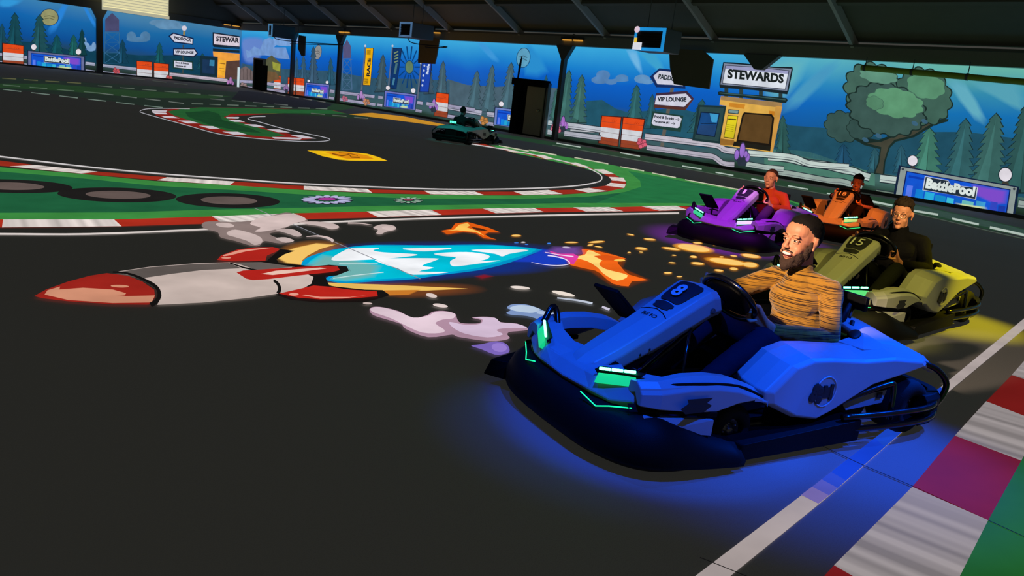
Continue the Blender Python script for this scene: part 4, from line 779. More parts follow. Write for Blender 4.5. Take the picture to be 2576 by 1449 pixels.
barrier('far', W1, [(1385, 618), (1535, 630), (1538, 830), (1390, 815)], 'projected barrier, left of the pair on the far wall'); barrier('far', W1, [(1560, 638), (1705, 652), (1700, 835), (1562, 832)], 'projected barrier, right of the pair on the far wall')
# blue boards
def board(plane, fr, F, label, txt=(.3, .78, .62, .22), lamps=((.14, 1.0), (.86, 1.0)), r=.12, lift=.014, frame=(150, 156, 166), full='BattlePool'):
    q = Pic(plane, fr, lift=lift); A, B, C, D = F; m = lambda u, v: ((A[0]*(1-u)+B[0]*u)*(1-v)+(D[0]*(1-u)+C[0]*u)*v, (A[1]*(1-u)+B[1]*u)*(1-v)+(D[1]*(1-u)+C[1]*u)*v)
    hgt = abs(D[1]-A[1])
    for u, k in lamps:
        x, y = m(u, 0); rr = r*hgt*k; q.add([(x-rr*.8, y+rr*.3), (x-rr*.4, y-rr*.6), (x+rr*.4, y-rr*.6), (x+rr*.8, y+rr*.3)], (64, 60, 50)); q.ell(x, y-rr*1.7, rr*1.15, rr*1.2, (24, 34, 44)); q.ell(x, y-rr*1.7, rr, rr*1.05, (224, 218, 226))
    q.add([m(-.02, -.04), m(1.02, -.04), m(1.02, 1.03), m(-.02, 1.03)], (20, 34, 60)); q.add([m(0, 0), m(1, 0), m(1, 1), m(0, 1)], frame); q.add([m(.05, .1), m(.95, .1), m(.95, .97), m(.05, .97)], (16, 30, 90))
    q.add([m(.06, .13), m(.94, .13), m(.94, .95), m(.06, .95)], (20, 84, 206)); q.soft([m(.6, .13), m(.94, .13), m(.94, .6), m(.84, .7), (m(.66, .5))], (124, 74, 200), .35); q.add([m(.08, .22), m(.36, .24), m(.36, .3), m(.08, .3)], (14, 58, 170))
    for k, (u, v, w_, t) in enumerate([(.08, .55, .05, (90, 120, 230)), (.16, .62, .07, (20, 130, 214)), (.24, .66, .08, (40, 170, 214)), (.33, .7, .09, (24, 140, 200)), (.43, .72, .06, (60, 190, 214)), (.5, .68, .05, (16, 96, 190)), (.56, .72, .1, (110, 190, 190)), (.68, .66, .08, (60, 150, 200)), (.8, .6, .06, (50, 70, 190)), (.87, .68, .06, (30, 60, 170))]): q.add([m(u, v), m(u+w_, v), m(u+w_, .95), m(u, .95)], t)
    q.soft([m(.5, .84), m(.78, .8), m(.8, .95), m(.5, .95)], (200, 214, 160), .5)
    u0, u1, v, hh = txt; a, b = m(u0, v), m(u1, v+.0); up = m(u0, v-hh); ln = (up[0]-a[0], up[1]-a[1]); e = hgt*.05
    q.add([m(u0-.02, v+.08), m(u0-.02, v-hh-.05), m((u0+u1)/2-.03, v-hh-.05), m((u0+u1)/2, v-hh*.75), m(u1+.02, v-hh*.95), m(u1+.02, v+.08), m((u0+u1)/2, v+.06)], (200, 206, 220)); q.add([m(u0-.012, v+.06), m(u0-.012, v-hh-.03), m((u0+u1)/2-.03, v-hh-.03), m((u0+u1)/2, v-hh*.7), m(u1+.012, v-hh*.92), m(u1+.012, v+.06)], (36, 48, 60))
    q.text(full, a, b, hh*hgt, (216, 226, 222), .06, lean=ln)
    if hgt > 180:
        for u in (.02, .98): x, y = m(u, .06); q.ell(x, y, 10, 10, (60, 66, 76))
    return q.build('board_picture', label, 'picture', 'projected blue advertising boards')
board('wall', W5, [(1000, 905), (1880, 1062), (1845, 1290), (958, 1132)], 'largest projected blue advertising board, right of the leafy tree', txt=(.235, .655, .55, .34), lamps=((.1, .95), (.9, 1.25)), r=.17, frame=(140, 152, 148))
board('wall', W2, [(1648, 922), (1965, 960), (1950, 1113), (1638, 1078)], 'projected blue advertising board below the big wheel', lamps=((.09, 1.1), (.9, 1.2)), r=.12, frame=(110, 116, 190))
board('wall', W2, [(845, 838), (1080, 860), (1072, 1000), (832, 970)], 'projected blue advertising board, the farthest one on the long wall', lamps=((.12, .9), (.92, 1.1)), r=.1, frame=(110, 116, 190))
board('wall', W3, [(592, 1088), (1010, 1140), (1000, 1320), (578, 1262)], 'projected blue advertising board running behind the doorway curtain', txt=(.33, .85, .62, .25), lamps=((.14, 1.0),), r=.14, frame=(110, 130, 190))
board('far', W1, [(285, 515), (850, 575), (850, 718), (285, 672)], 'projected blue advertising board on the far wall at the left', txt=(.3, .72, .56, .3), lamps=((.1, 1.0), (.9, 1.0)), r=.17, frame=(104, 110, 150))
# direction signs
def arrow(q, out, inn, t): q.add(out, t); q.add(inn, (206, 206, 222))
q = Pic('wall', W4, lift=.011)
q.add([(755, 640), (790, 645), (700, 1140), (665, 1135)], (96, 92, 84)); q.add([(655, 1200), (690, 1204), (686, 1250), (650, 1245)], (96, 92, 84))
arrow(q, [(545, 535), (640, 450), (900, 478), (905, 658), (775, 648), (608, 642)], [(580, 530), (645, 474), (880, 500), (880, 632), (770, 618), (622, 612)], (20, 44, 96))
q.text('PADDOCK', (628, 556), (868, 596), 52, (24, 40, 46), .04)
arrow(q, [(608, 702), (920, 680), (992, 757), (905, 876), (582, 846)], [(612, 728), (910, 706), (966, 765), (892, 840), (594, 816)], (62, 44, 66)); q.add([(585, 822), (590, 850), (905, 876), (988, 765), (968, 772), (895, 848)], (84, 46, 40))
q.text('VIP LOUNGE', (622, 785), (915, 790), 46, (24, 30, 40), .05)
arrow(q, [(572, 884), (885, 930), (858, 1096), (550, 1050)], [(592, 905), (850, 940), (868, 962), (846, 1040), (825, 1056), (585, 1028), (564, 1005)], (32, 62, 56))
q.text('Food & Drinks', (590, 952), (788, 976), 28, (34, 40, 48), .05); q.text('Fanzone #1', (584, 998), (742, 1016), 26, (34, 40, 48), .05)
for x, y in ((805, 968), (760, 1010)): q.stroke([(x, y), (x+38, y+3)], 5, (34, 40, 48)); q.stroke([(x+24, y-12), (x+40, y+3), (x+22, y+16)], 5, (34, 40, 48))
q.build('signpost_picture', 'projected direction signpost with paddock and lounge arrows on the long wall', 'picture', 'projected direction signposts')
q = Pic('far', W1, lift=.011)
q.ell(1865, 285, 26, 26, (206, 200, 214)); q.stroke([(1865, 312), (1862, 358)], 20, (150, 130, 80)); q.stroke([(1856, 455), (1850, 745)], 16, (60, 70, 70))
arrow(q, [(1705, 365), (1750, 328), (1960, 385), (1955, 455), (1760, 432)], [(1722, 368), (1755, 342), (1948, 395), (1946, 442), (1764, 420)], (16, 30, 66)); q.text('PADDOCK', (1758, 398), (1935, 424), 34, (30, 34, 50), .05)
arrow(q, [(1752, 488), (1968, 488), (2004, 540), (1965, 580), (1752, 560)], [(1762, 500), (1965, 500), (1990, 538), (1958, 568), (1762, 550)], (22, 28, 56)); q.text('VIP LOUNGE', (1772, 538), (1958, 546), 28, (30, 34, 50), .05)
arrow(q, [(1750, 602), (1955, 622), (1958, 715), (1748, 692)], [(1762, 614), (1942, 634), (1944, 700), (1760, 680)], (24, 56, 50)); q.text('Food & Drinks', (1775, 640), (1910, 655), 18, (40, 40, 50), .05); q.text('Fanzone #1', (1775, 672), (1880, 684), 18, (40, 40, 50), .05)
q.build('signpost_picture', 'projected direction signpost with globe lamp on the far wall', 'picture', 'projected direction signposts')
# notice board and kiosk
q = Pic('wall', W4, lift=.011)
q.add([(1032, 820), (1322, 832), (1258, 1215), (972, 1182)], (28, 52, 56)); q.add([(1052, 842), (1296, 852), (1240, 1190), (1000, 1160)], (44, 72, 74)); q.add([(1060, 888), (1255, 905), (1205, 1148), (1008, 1120)], (18, 34, 56)); q.add([(1068, 900), (1246, 915), (1198, 1138), (1020, 1110)], (24, 70, 126)); q.add([(1060, 1020), (1215, 1025), (1198, 1138), (1020, 1110)], (34, 66, 112)); q.add([(1150, 905), (1240, 915), (1222, 1000), (1172, 996)], (60, 150, 200)); q.stroke([(1060, 1010), (1222, 1012)], 7, (16, 34, 60))
q.build('notice_board_picture', 'projected dark framed blue notice board left of the yellow kiosk', 'picture', 'projected notice boards')
q = Pic('wall', W4, lift=.012)
for x in (1300, 1450, 1650, 1850): q.add([(x, 640), (x+40, 645), (x+38, 770), (x-2, 765)], (44, 60, 60))
q.add([(1265, 730), (1888, 798), (1786, 1302), (1258, 1228), (1262, 1150), (1320, 830), (1250, 820)], (222, 172, 78)); q.add([(1265, 730), (1888, 798), (1876, 850), (1620, 820), (1262, 770)], (160, 126, 80))
q.add([(1350, 800), (1510, 818), (1500, 862), (1345, 838)], (204, 132, 40)); q.add([(1755, 880), (1842, 890), (1836, 936), (1748, 920)], (204, 128, 36)); q.add([(1258, 1160), (1400, 1180), (1395, 1230), (1258, 1228)], (150, 104, 44)); q.add([(1820, 830), (1886, 840), (1790, 1300), (1750, 1290)], (204, 150, 70))
q.add([(1235, 690), (1262, 684), (1400, 705), (1600, 720), (1930, 752), (1942, 775), (1925, 800), (1880, 800), (1500, 745), (1240, 722)], (22, 40, 40)); q.stroke([(1250, 700), (1500, 722), (1920, 770)], 10, (60, 88, 86))
q.add([(1480, 925), (1500, 895), (1620, 905), (1780, 915), (1806, 950), (1770, 1250), (1765, 1290), (1385, 1235), (1420, 1195)], (30, 24, 18)); q.add([(1496, 935), (1512, 912), (1620, 920), (1770, 932), (1786, 955), (1752, 1215), (1440, 1175)], (92, 66, 34)); q.add([(1400, 1190), (1770, 1240), (1765, 1290), (1385, 1235)], (32, 30, 24))
q.add([(1335, 922), (1442, 932), (1400, 1168), (1292, 1152)], (100, 84, 30)); q.add([(1340, 930), (1434, 938), (1394, 1158), (1300, 1144)], (216, 198, 34)); q.stroke([(1340, 965), (1420, 970)], 12, (70, 62, 20))
for k in range(4): q.stroke([(1328-3*k, 1020+20*k), (1398-3*k, 1030+20*k)], 4, (110, 100, 24))
q.add([(1342, 864), (1452, 874), (1442, 916), (1338, 906)], (30, 52, 60)); q.add([(1350, 872), (1444, 880), (1436, 908), (1344, 898)], (120, 150, 150))
q.add([(1290, 388), (1400, 392), (1600, 410), (1800, 436), (1990, 438), (1996, 460), (1950, 690), (1900, 700), (1660, 655), (1252, 632), (1252, 600)], (20, 32, 40)); q.add([(1300, 400), (1600, 424), (1800, 448), (1982, 455), (1938, 680), (1262, 615)], (128, 138, 160)); q.add([(1312, 418), (1600, 436), (1960, 472), (1922, 668), (1280, 604)], (40, 44, 60)); q.add([(1318, 424), (1600, 442), (1952, 478), (1916, 660), (1286, 598)], (216, 222, 232)); q.add([(1318, 424), (1600, 442), (1952, 478), (1946, 508), (1310, 456)], (150, 152, 190)); q.add([(1252, 615), (1660, 650), (1945, 690), (1940, 715), (1600, 672), (1256, 648)], (26, 36, 42))
q.text('STEWARDS', (1330, 552), (1900, 604), 96, (28, 34, 34), .05)
q.build('kiosk_picture', 'projected yellow steward kiosk with white name sign on the long wall', 'picture', 'projected steward kiosks')
q = Pic('far', W1, lift=.012)
q.add([(2025, 565), (2205, 575), (2200, 780), (2028, 765)], (20, 44, 56)); q.add([(2050, 600), (2175, 610), (2170, 750), (2048, 738)], (26, 52, 84)); q.add([(2125, 606), (2172, 610), (2168, 670), (2118, 665)], (54, 130, 170))
q.build('notice_board_picture', 'projected notice board left of the far kiosk', 'picture', 'projected notice boards')
q = Pic('far', W1, lift=.013)
q.add([(2155, 520), (2424, 545), (2424, 800), (2200, 790), (2205, 575), (2160, 570)], (236, 158, 62)); q.add([(2155, 490), (2424, 510), (2424, 535), (2155, 520)], (24, 40, 48)); q.add([(2290, 620), (2424, 610), (2424, 805), (2275, 795)], (84, 60, 52)); q.add([(2215, 600), (2290, 615), (2270, 770), (2205, 755)], (244, 176, 50)); q.stroke([(2225, 640), (2280, 648)], 8, (140, 90, 30)); q.stroke([(2222, 690), (2270, 696)], 5, (150, 100, 40)); q.stroke([(2222, 715), (2268, 721)], 5, (150, 100, 40))
q.add([(2152, 325), (2424, 365), (2424, 482), (2152, 462)], (26, 32, 46)); q.add([(2165, 340), (2424, 378), (2424, 470), (2165, 448)], (212, 200, 212)); q.add([(2160, 462), (2424, 484), (2424, 495), (2160, 475)], (14, 40, 50))
q.text('STEWAR', (2185, 418), (2418, 436), 54, (34, 34, 40), .05)
q.build('kiosk_picture', 'projected steward kiosk cut by the far corner', 'picture', 'projected steward kiosks')
# kiosk picture by the far door and brown lattice
q = Pic('wall', W2, lift=.012)
q.add([(470, 580), (500, 560), (590, 640), (590, 770), (520, 770), (440, 850), (442, 600)], (84, 86, 62)); q.add([(505, 625), (588, 650), (580, 725), (512, 700)], (150, 152, 60)); q.add([(445, 720), (540, 730), (590, 800), (440, 840)], (110, 84, 56)); q.add([(175, 700), (235, 670), (305, 720), (310, 810), (175, 808)], (110, 96, 96))
for k in range(4): q.stroke([(180+35*k, 700), (180+35*k, 805)], 5, (70, 60, 60))
q.build('kiosk_picture', 'dim projected brown hut behind the far black door', 'picture', 'projected steward kiosks')
# big leafy tree
def scallop(q, cx, cy, rx, ry, n, t, d, a0=0, lean=0):
    for s, c in ((1.05, d), (1, t)):
        pts = []
        for i in range(n*6):
            u = 2*math.pi*i/(n*6); k = 1+.15*abs(math.sin(n*u/2+a0)); x = math.cos(u)*rx*k*s; y = math.sin(u)*ry*k*s; pts.append((cx+x+lean*y, cy+y+x*.13))
        q.add(pts, c)
q = Pic('wall', W5, lift=.010); D_ = (26, 44, 40)
q.add([(1150, 560), (1360, 540), (1355, 560), (1250, 590), (1100, 680), (960, 715), (915, 760), (880, 870), (872, 965), (790, 960), (825, 870), (838, 770), (720, 740), (630, 690), (700, 680), (830, 700), (960, 650)], D_)
q.add([(1150, 575), (1250, 565), (1090, 665), (950, 700), (905, 750), (868, 870), (860, 958), (805, 950), (835, 870), (850, 755), (740, 725), (850, 715), (960, 670)], (66, 66, 54))
scallop(q, 790, 330, 195, 190, 13, (66, 100, 88), D_); scallop(q, 1170, 370, 190, 190, 13, (62, 96, 84), D_, .4); scallop(q, 555, 600, 120, 105, 9, (54, 82, 78), D_); scallop(q, 690, 620, 90, 70, 7, (50, 76, 72), D_)
scallop(q, 890, 470, 262, 175, 15, (58, 86, 80), D_, .3)
scallop(q, 960, 420, 190, 100, 10, (92, 148, 112), (60, 92, 82), .1); scallop(q, 1190, 290, 130, 90, 8, (88, 142, 110), (62, 96, 84), .2); scallop(q, 830, 215, 130, 50, 8, (96, 146, 124), (66, 100, 88)); scallop(q, 800, 420, 60, 46, 6, (84, 134, 104), (58, 86, 80))
for x, y in ((1105, 575), (730, 700), (830, 670), (1180, 560)): q.ell(x, y, 26, 16, (58, 96, 120), 30)
q.build('leafy_tree_picture', 'projected big leafy cartoon tree on the right of the long wall', 'picture')
# plants in front of the rail
def blossom(plane, fr, x, y, r, t, label):
    q = Pic(plane, fr, lift=.017); rs = random.Random(int(x+y)); d = tuple(int(v*.55) for v in t)
    for i in range(9):
        a = i*2.4; rr = r*.62*math.sqrt((i+.3)/9); q.ell(x+rr*math.cos(a), y+rr*math.sin(a), r*.36, r*.36, d, n=10); q.ell(x+rr*math.cos(a), y+rr*math.sin(a), r*.29, r*.29, t, n=10)
    return q.build('blossom_picture', label, 'picture', 'projected blossoms')
blossom('wall', W4, 462, 1210, 66, (214, 92, 116), 'projected pink blossom beside the right barrier of the pair'); blossom('wall', W3, 1200, 1310, 66, (206, 100, 130), 'projected pink blossom right of the open doorway'); blossom('wall', W3, 475, 1222, 54, (190, 130, 70), 'projected orange blossom left of the doorway board')
blossom('wall', W2, 1240, 1000, 38, (176, 96, 120), 'projected pink blossom under the tall far tower'); blossom('wall', W2, 1458, 1032, 44, (190, 130, 96), 'projected orange blossom below the race banner'); blossom('wall', W2, 215, 870, 44, (150, 126, 124), 'projected dull blossom left of the far black door')
blossom('far', W1, 1175, 720, 44, (190, 80, 90), 'projected red blossom right of the water tower'); blossom('far', W1, 1710, 800, 48, (196, 84, 84), 'projected red blossom beside the far barrier pair')
def crystal(plane, fr, x, y, s, t, label):
    q = Pic(plane, fr, lift=.018); d = (50, 44, 76)
    q.add([(x-.5*s, y+.1*s), (x+.5*s, y+.1*s), (x+.3*s, y+.75*s), (x-.3*s, y+.75*s)], (44, 52, 66))
    for dx, dy, w_, h_ in ((-.42, -.1, .17, .42), (.42, .1, .16, .36), (.02, -.45, .2, .62), (.3, -.15, .12, .3)):
        for k, c in ((1.2, d), (1, t)): q.ell(x+dx*s, y+dy*s, w_*s*k, h_*s*k*.9, c, 6)
    return q.build('crystal_picture', label, 'picture', 'projected violet crystals')
crystal('wall', W4, 1480, 1340, 130, (150, 108, 200), 'projected violet crystals in front of the yellow kiosk'); crystal('wall', W3, 1275, 1270, 90, (166, 110, 196), 'projected violet crystals right of the open doorway'); crystal('wall', W2, 1405, 990, 70, (170, 130, 190), 'projected violet crystals below the race banner'); crystal('wall', W2, 2140, 1080, 76, (160, 116, 196), 'projected violet crystals beside the single red barrier'); crystal('wall', W2, 650, 900, 50, (140, 110, 160), 'projected violet crystals beside the far barriers'); crystal('far', W1, 2330, 840, 60, (176, 120, 180), 'projected violet crystals at the foot of the far kiosk')
# ================================================================== THE KARTS
BODY = mat('white_kart_plastic', (158, 160, 163), .4, spec=.28, bscale=5)
TRIM = mat('black_kart_plastic', (9, 9, 10), .6, spec=.13, bump=.15, bscale=240)
GLOSS = mat('gloss_black_tube', (10, 11, 12), .22, spec=.6)
RUB = mat('black_tyre_rubber', (14, 14, 15), .8, spec=.25, bump=.3, bscale=180)
STEEL = mat('dull_steel', (120, 120, 122), .35, .9)
PLATE = mat('dark_number_plate', (22, 24, 34), .6)
INK = mat('black_ink', (26, 26, 30), .6); INKW = mat('pale_lettering', (190, 195, 200), .5)
LED = mat('green_led', (120, 255, 190), .3, em=(70, 255, 170), ek=14); LEDL = mat('green_led_line', (60, 200, 130), .3, em=(20, 235, 130), ek=1.6)
LENS = mat('led_reflector', (70, 100, 80), .3, spec=.4, em=(20, 225, 130), ek=.8)  # own glow in place of LED light falling on the reflector
def ry(P, s): return [(x, y*s, z) for x, y, z in P]
def surf_text(txt, o, ux, uy, h, bold, m, name, parent, lift=.002):
    """lettering on a flat panel: o lower left corner, ux along the line (its length is the width), uy up"""
    vs, fs = text_mesh(txt, bold); ux, uy, o = Vector(ux), Vector(uy).normalized()*h, Vector(o); n = ux.cross(uy).normalized()*lift
    mb = MB().use(m); mb.add([o+n+ux*u+uy*v for u, v in vs], fs); return mb.build(name, parent)
def build_kart():
    root = empty('race_kart'); P = lambda mb, n, par=None, **k: mb.build(n, par or root, **k)
    # chassis: floor tray and frame tubes
    mb = MB().use(TRIM); mb.box((.66, 0, .055), (1.5, .66, .02)); P(mb, 'floor_tray')
    for s in (1, -1):
        mb = MB().use(GLOSS); mb.tube(ry([(1.38, .2, .08), (1.1, .3, .08), (.6, .33, .08), (.1, .3, .08), (-.4, .3, .1)], s), .018, 8, sm=4); P(mb, 'frame_tube', smooth=True)
    mb = MB().use(STEEL); mb.cyl((-.25, -.5, .14), (-.25, .5, .14), .02, 12); P(mb, 'rear_axle', smooth=True)
    mb = MB().use(STEEL); mb.cyl((.95, -.4, .13), (.95, .4, .13), .016, 10); P(mb, 'front_axle', smooth=True)
    # wheels
    for (x, y, r, w) in ((.95, .43, .128, .12), (-.25, .46, .142, .19)):
        for s in (1, -1):
            mb = MB().use(RUB); h = w/2
            prof = [(-h, r*.52), (-h, r*.78), (-h*.86, r*.93), (-h*.6, r), (h*.6, r), (h*.86, r*.93), (h, r*.78), (h, r*.52), (h*.55, r*.5), (-h*.55, r*.5)]
            mb.lathe((x, y*s, r), (0, 1, 0), prof, 36); wt = P(mb, 'wheel', smooth=True)
            mb = MB().use(STEEL); mb.lathe((x, y*s+s*h*.2, r), (0, s, 0), [(-.02, r*.5), (.02, r*.5), (.03, r*.42), (.0, r*.3), (.03, r*.16), (.04, r*.12)], 28)
            for k in range(5): a = 2*math.pi*k/5; mb.cyl((x+r*.3*math.cos(a), y*s+s*h*.2, r+r*.3*math.sin(a)), (x+r*.3*math.cos(a), y*s+s*(h*.2+.035), r+r*.3*math.sin(a)), .006, 8)
            P(mb, 'rim', wt, smooth=True)
    # front bumper: wide black plastic with a soft upper lip
    out = [(.98, .585), (1.2, .585), (1.4, .56), (1.52, .47), (1.585, .30), (1.6, .12)]
    path = out+[(x, -y) for x, y in out[::-1]]
    sec = []
    pv = [Vector((x, y, 0)) for x, y in path]; pv = catmull(pv, 4)
    for i, v in enumerate(pv):
        t = pv[min(i+1, len(pv)-1)]-pv[max(i-1, 0)]; t.normalize(); n = Vector((t.y, -t.x, 0));
        if n.dot(Vector((v.x-.6, v.y, 0))) < 0: n = -n
        hf = .46+.54*min(1, max(0, (v.x-1.0)/.42)); sec.append([v+n*a+Vector((0, 0, z*hf if z > .05 else z)) for a, z in ((-.12, .035), (-.01, .035), (.03, .07), (.035, .13), (.0, .20), (-.05, .245), (-.13, .26))])
    mb = MB().use(TRIM); mb.loft(sec); fb = P(mb, 'front_bumper', smooth=True)
    for s in (1, -1):
        for (x, y) in ((1.47, .53), (1.55, .38)):
            mb = MB().use(STEEL); mb.lathe((x, y*s, .12), (.5, s*.9, 0), [(0, .012), (.012, .012), (.016, .007)], 10); P(mb, 'bolt', fb)
    # tube hoop and wedge in front of the right lamp
    mb = MB().use(GLOSS); mb.tube([(1.46, -.34, .20), (1.475, -.37, .27), (1.37, -.43, .435), (1.33, -.43, .43), (1.35, -.36, .33)], .016, 8, sm=4); P(mb, 'bumper_hoop', smooth=True)
    mb = MB().use(TRIM); mb.hull([(1.50, -.42, .05), (1.62, -.60, .05), (1.40, -.66, .06), (1.50, -.45, .15), (1.58, -.60, .13), (1.40, -.64, .15), (1.34, -.56, .1)]); P(mb, 'bumper_wing', bevel=.01)
    # upright display plate over the right front wheel
    e1, e2 = Vector((-.045, .15, .0)), Vector((-.16, .05, -.16)); o = Vector((1.05, -.53, .53)); n = e1.cross(e2).normalized()*.02
    mb = MB().use(TRIM); q = [o, o+e1, o+e1+e2, o+e2]; mb.hull(q+[v+n for v in q]); mb.cyl(o+e2+e1*.5, (.85, -.42, .2), .012, 8); P(mb, 'front_plate', bevel=.006)
    # white nose: loft across the kart (y stations) as closed profile
    prof = lambda y, xf, zf, xt, zt, xb: [(xf, y, zf), (xf-.03, y, zf-.03), (xb, y, zt-.06), (xb, y, zt), (xt, y, zt), ((xf+xt)/2+.01, y, (zf+zt)/2+.022)]
    half = [(.0, 1.555, .265, 1.43, .335, 1.3), (.10, 1.55, .268, 1.43, .335, 1.3), (.20, 1.548, .272, 1.46, .35, 1.36), (.31, 1.515, .262, 1.43, .372, 1.35), (.41, 1.475, .29, 1.40, .385, 1.3)]
    secs = [prof(-y, *r) for y, *r in half[::-1][:-1]]+[prof(y, *r) for y, *r in half]
    mb = MB().use(BODY); mb.loft(secs); P(mb, 'nose_cowl', bevel=.008)
    # fenders over the front wheels: crest line from lamp to pod
    for s in (1, -1):
        st = [(1.47, .36, .41, .385, .455, .29), (1.40, .40, .455, .395, .50, .285), (1.25, .40, .47, .41, .525, .27), (1.12, .40, .475, .405, .535, .262), (1.00, .40, .475, .385, .54, .29), (.90, .405, .475, .35, .54, .295), (.82, .42, .485, .315, .54, .285)]
        secs = []
        for x, yi, yc, zc, yo, zb in st:
            secs.append(ry([(x, yi, zc-.07), (x, yi+.01, zc-.008), (x, yc, zc), (x, yc+.03, zc-.022), (x, yo-.012, zc-.03), (x, yo, zc-.045), (x, yo, zb), (x, yo-.02, zb), (x, yc, zc-.05)], s))
        mb = MB().use(BODY); mb.loft(secs); f = P(mb, 'front_fender', bevel=.004)
        mb = MB().use(TRIM); mb.tube(ry([(1.46, .435, .365), (1.25, .505, .388), (1.0, .515, .362), (.84, .522, .30)], s), [.006]*13, 6, sm=4); P(mb, 'fender_line', f)
        # lower skirt of the fender in front of the wheel
        mb = MB().use(TRIM); mb.hull(ry([(1.5, .43, .26), (1.5, .41, .29), (1.12, .545, .245), (1.12, .545, .265), (1.12, .50, .265), (1.12, .50, .245)], s)); P(mb, 'fender_edge', f)
        mb = MB().use(BODY); mb.hull(ry([(1.46, .47, .25), (1.40, .50, .19), (1.14, .55, .235), (1.14, .55, .165), (1.14, .53, .235), (1.14, .53, .165), (1.44, .45, .25)], s)); P(mb, 'side_skirt')
        mb = MB().use(PLATE); mb.poly([(1.33, .5415*s, .30), (1.30, .543*s, .275), (1.2, .5445*s, .275), (1.16, .5445*s, .30), (1.19, .5435*s, .315), (1.16, .544*s, .335), (1.3, .539*s, .338), (1.29, .54*s, .32)]); P(mb, 'fender_emblem', f)
        # headlamp: three LED blocks, reflector and thin green line
        a, b = Vector((1.512, .215*s, .362)), Vector((1.432, .365*s, .392))
        mb = MB().use(TRIM); mb.hull([a+Vector((.012, -.02*s, .0)), b+Vector((.0, .03*s, .005)), a+Vector((-.02, -.02*s, .012)), b+Vector((-.025, .03*s, .014)), a+Vector((0, -.01*s, -.02)), b+Vector((0, .01*s, -.02))]); hl = P(mb, 'headlamp')
        for k in range(3):
            c0, c1 = a.lerp(b, (k+.08)/3), a.lerp(b, (k+.92)/3); mb = MB().use(LED); mb.tube([c0+Vector((.006, 0, .01)), c1+Vector((.006, 0, .01))], .0065, 8); P(mb, 'led_bar', hl)
        mb = MB().use(LENS); d = Vector((.030, .012*s, -.046)); mb.hull([a+d*.2, b+d*.2, a+d, b+d*1.02, a+d*.6+Vector((-.02, 0, -.03)), b+d*.6+Vector((-.02, 0, -.03))]); P(mb, 'reflector', hl)
        mb = MB().use(LEDL); mb.tube(ry([(1.578, .19, .262), (1.565, .29, .235), (1.535, .34, .252), (1.49, .43, .275)], s), .0028, 6); P(mb, 'light_line', hl)
    # centre fairing with the number panel
    st = [(1.50, .300, .045, .03), (1.44, .345, .075, .075), (1.33, .400, .088, .105), (1.15, .492, .092, .12), (1.02, .565, .098, .125), (.92, .625, .108, .13), (.845, .664, .112, .13), (.79, .662, .10, .12)]
    secs = []
    for x, z, w, d in st:
        secs.append([(x, -w, z), (x-.0, 0, z+.012), (x, w, z), (x-.01, w+.022, z-.028), (x-.035, w+.018, z-d*.75), (x-.05, w-.012, z-d), (x-.05, -w+.012, z-d), (x-.035, -w-.018, z-d*.75), (x-.01, -w-.022, z-.028)])
    mb = MB().use(BODY); mb.loft(secs); fr = P(mb, 'centre_fairing', bevel=.006)
    def top(x, y, l=.004):
        for (x0, z0, w0, d0), (x1, z1, w1, d1) in zip(st, st[1:]):
            if x1 <= x <= x0: t = (x0-x)/(x0-x1); w = w0+(w1-w0)*t; return Vector((x, y, z0+(z1-z0)*t+.012*max(0, 1-abs(y)/w)+l))
        return Vector((x, y, .6))
    def decal(rows, m, name, l):
        """rows: (x, half width) from front to back, laid on the top of the fairing"""
        g = MB().use(m); ys = [-1, -.6, -.2, .2, .6, 1]; g.add([top(x, w*y, l) for x, w in rows for y in ys], [(i*6+j, i*6+j+1, (i+1)*6+j+1, (i+1)*6+j) for i in range(len(rows)-1) for j in range(5)]); g.build(name, fr)
    decal([(.995, .052), (.985, .066), (.96, .074), (.92, .079), (.88, .084), (.862, .082), (.852, .07)], PLATE, 'number_plate', .006)
    decal([(1.05, .02), (1.047, .034), (1.04, .055), (1.028, .05), (1.02, .062), (1.008, .06), (1.004, .03)], PLATE, 'fairing_emblem', .006)
    mb = MB().use(TRIM); mb.tube([top(1.075, -.09, .001), top(1.062, -.05, .002), top(1.058, 0, .002), top(1.062, .05, .002), top(1.075, .09, .001)], .0022, 5); P(mb, 'panel_seam', fr)
    o = top(1.11, -.045, .003); surf_text('RiMO', o, top(1.105, .05, .003)-o, top(1.085, -.045)-top(1.11, -.045), .022, .02, INK, 'maker_name', fr)
    for s in (1, -1):
        mb = MB().use(TRIM)
        def side(x, v, l=.003):
            for (x0, z0, w0, d0), (x1, z1, w1, d1) in zip(st, st[1:]):
                if x1 <= x <= x0: t = (x0-x)/(x0-x1); z = z0+(z1-z0)*t; w = w0+(w1-w0)*t; d = d0+(d1-d0)*t; return Vector((x-.01-.025*v, (w+.022-.004*v+l)*s, z-.028-(d*.75-.028)*v))
        mb.add([side(1.44, .25), side(1.36, .05), side(1.345, .5), side(1.41, .62)], [(0, 1, 2, 3)]); P(mb, 'side_slot', fr)
        for x in (1.24, 1.19): mb = MB().use(INK); mb.ell(side(x, .75), (.006, .003, .006), u=8, v=5); P(mb, 'fairing_bolt', fr)
        mb = MB().use(STEEL); mb.lathe(side(.86, .75), (0, s, 0), [(0, .014), (.006, .014), (.01, .008)], 14); P(mb, 'fairing_fastener', fr)
        mb = MB().use(GLOSS); mb.tube([(.92, s*.1, .50), (1.02, s*.2, .2)], .007, 8); P(mb, 'support_rod', smooth=True)
    mb = MB().use(TRIM); mb.loft([[(x+.012, -w-.01, z-d-.0), (x+.012, w+.01, z-d), (x-.02, w+.006, z-d-.02), (x-.02, -w-.006, z-d-.02)] for x, z, w, d in st[:4]]); P(mb, 'fairing_base', fr)
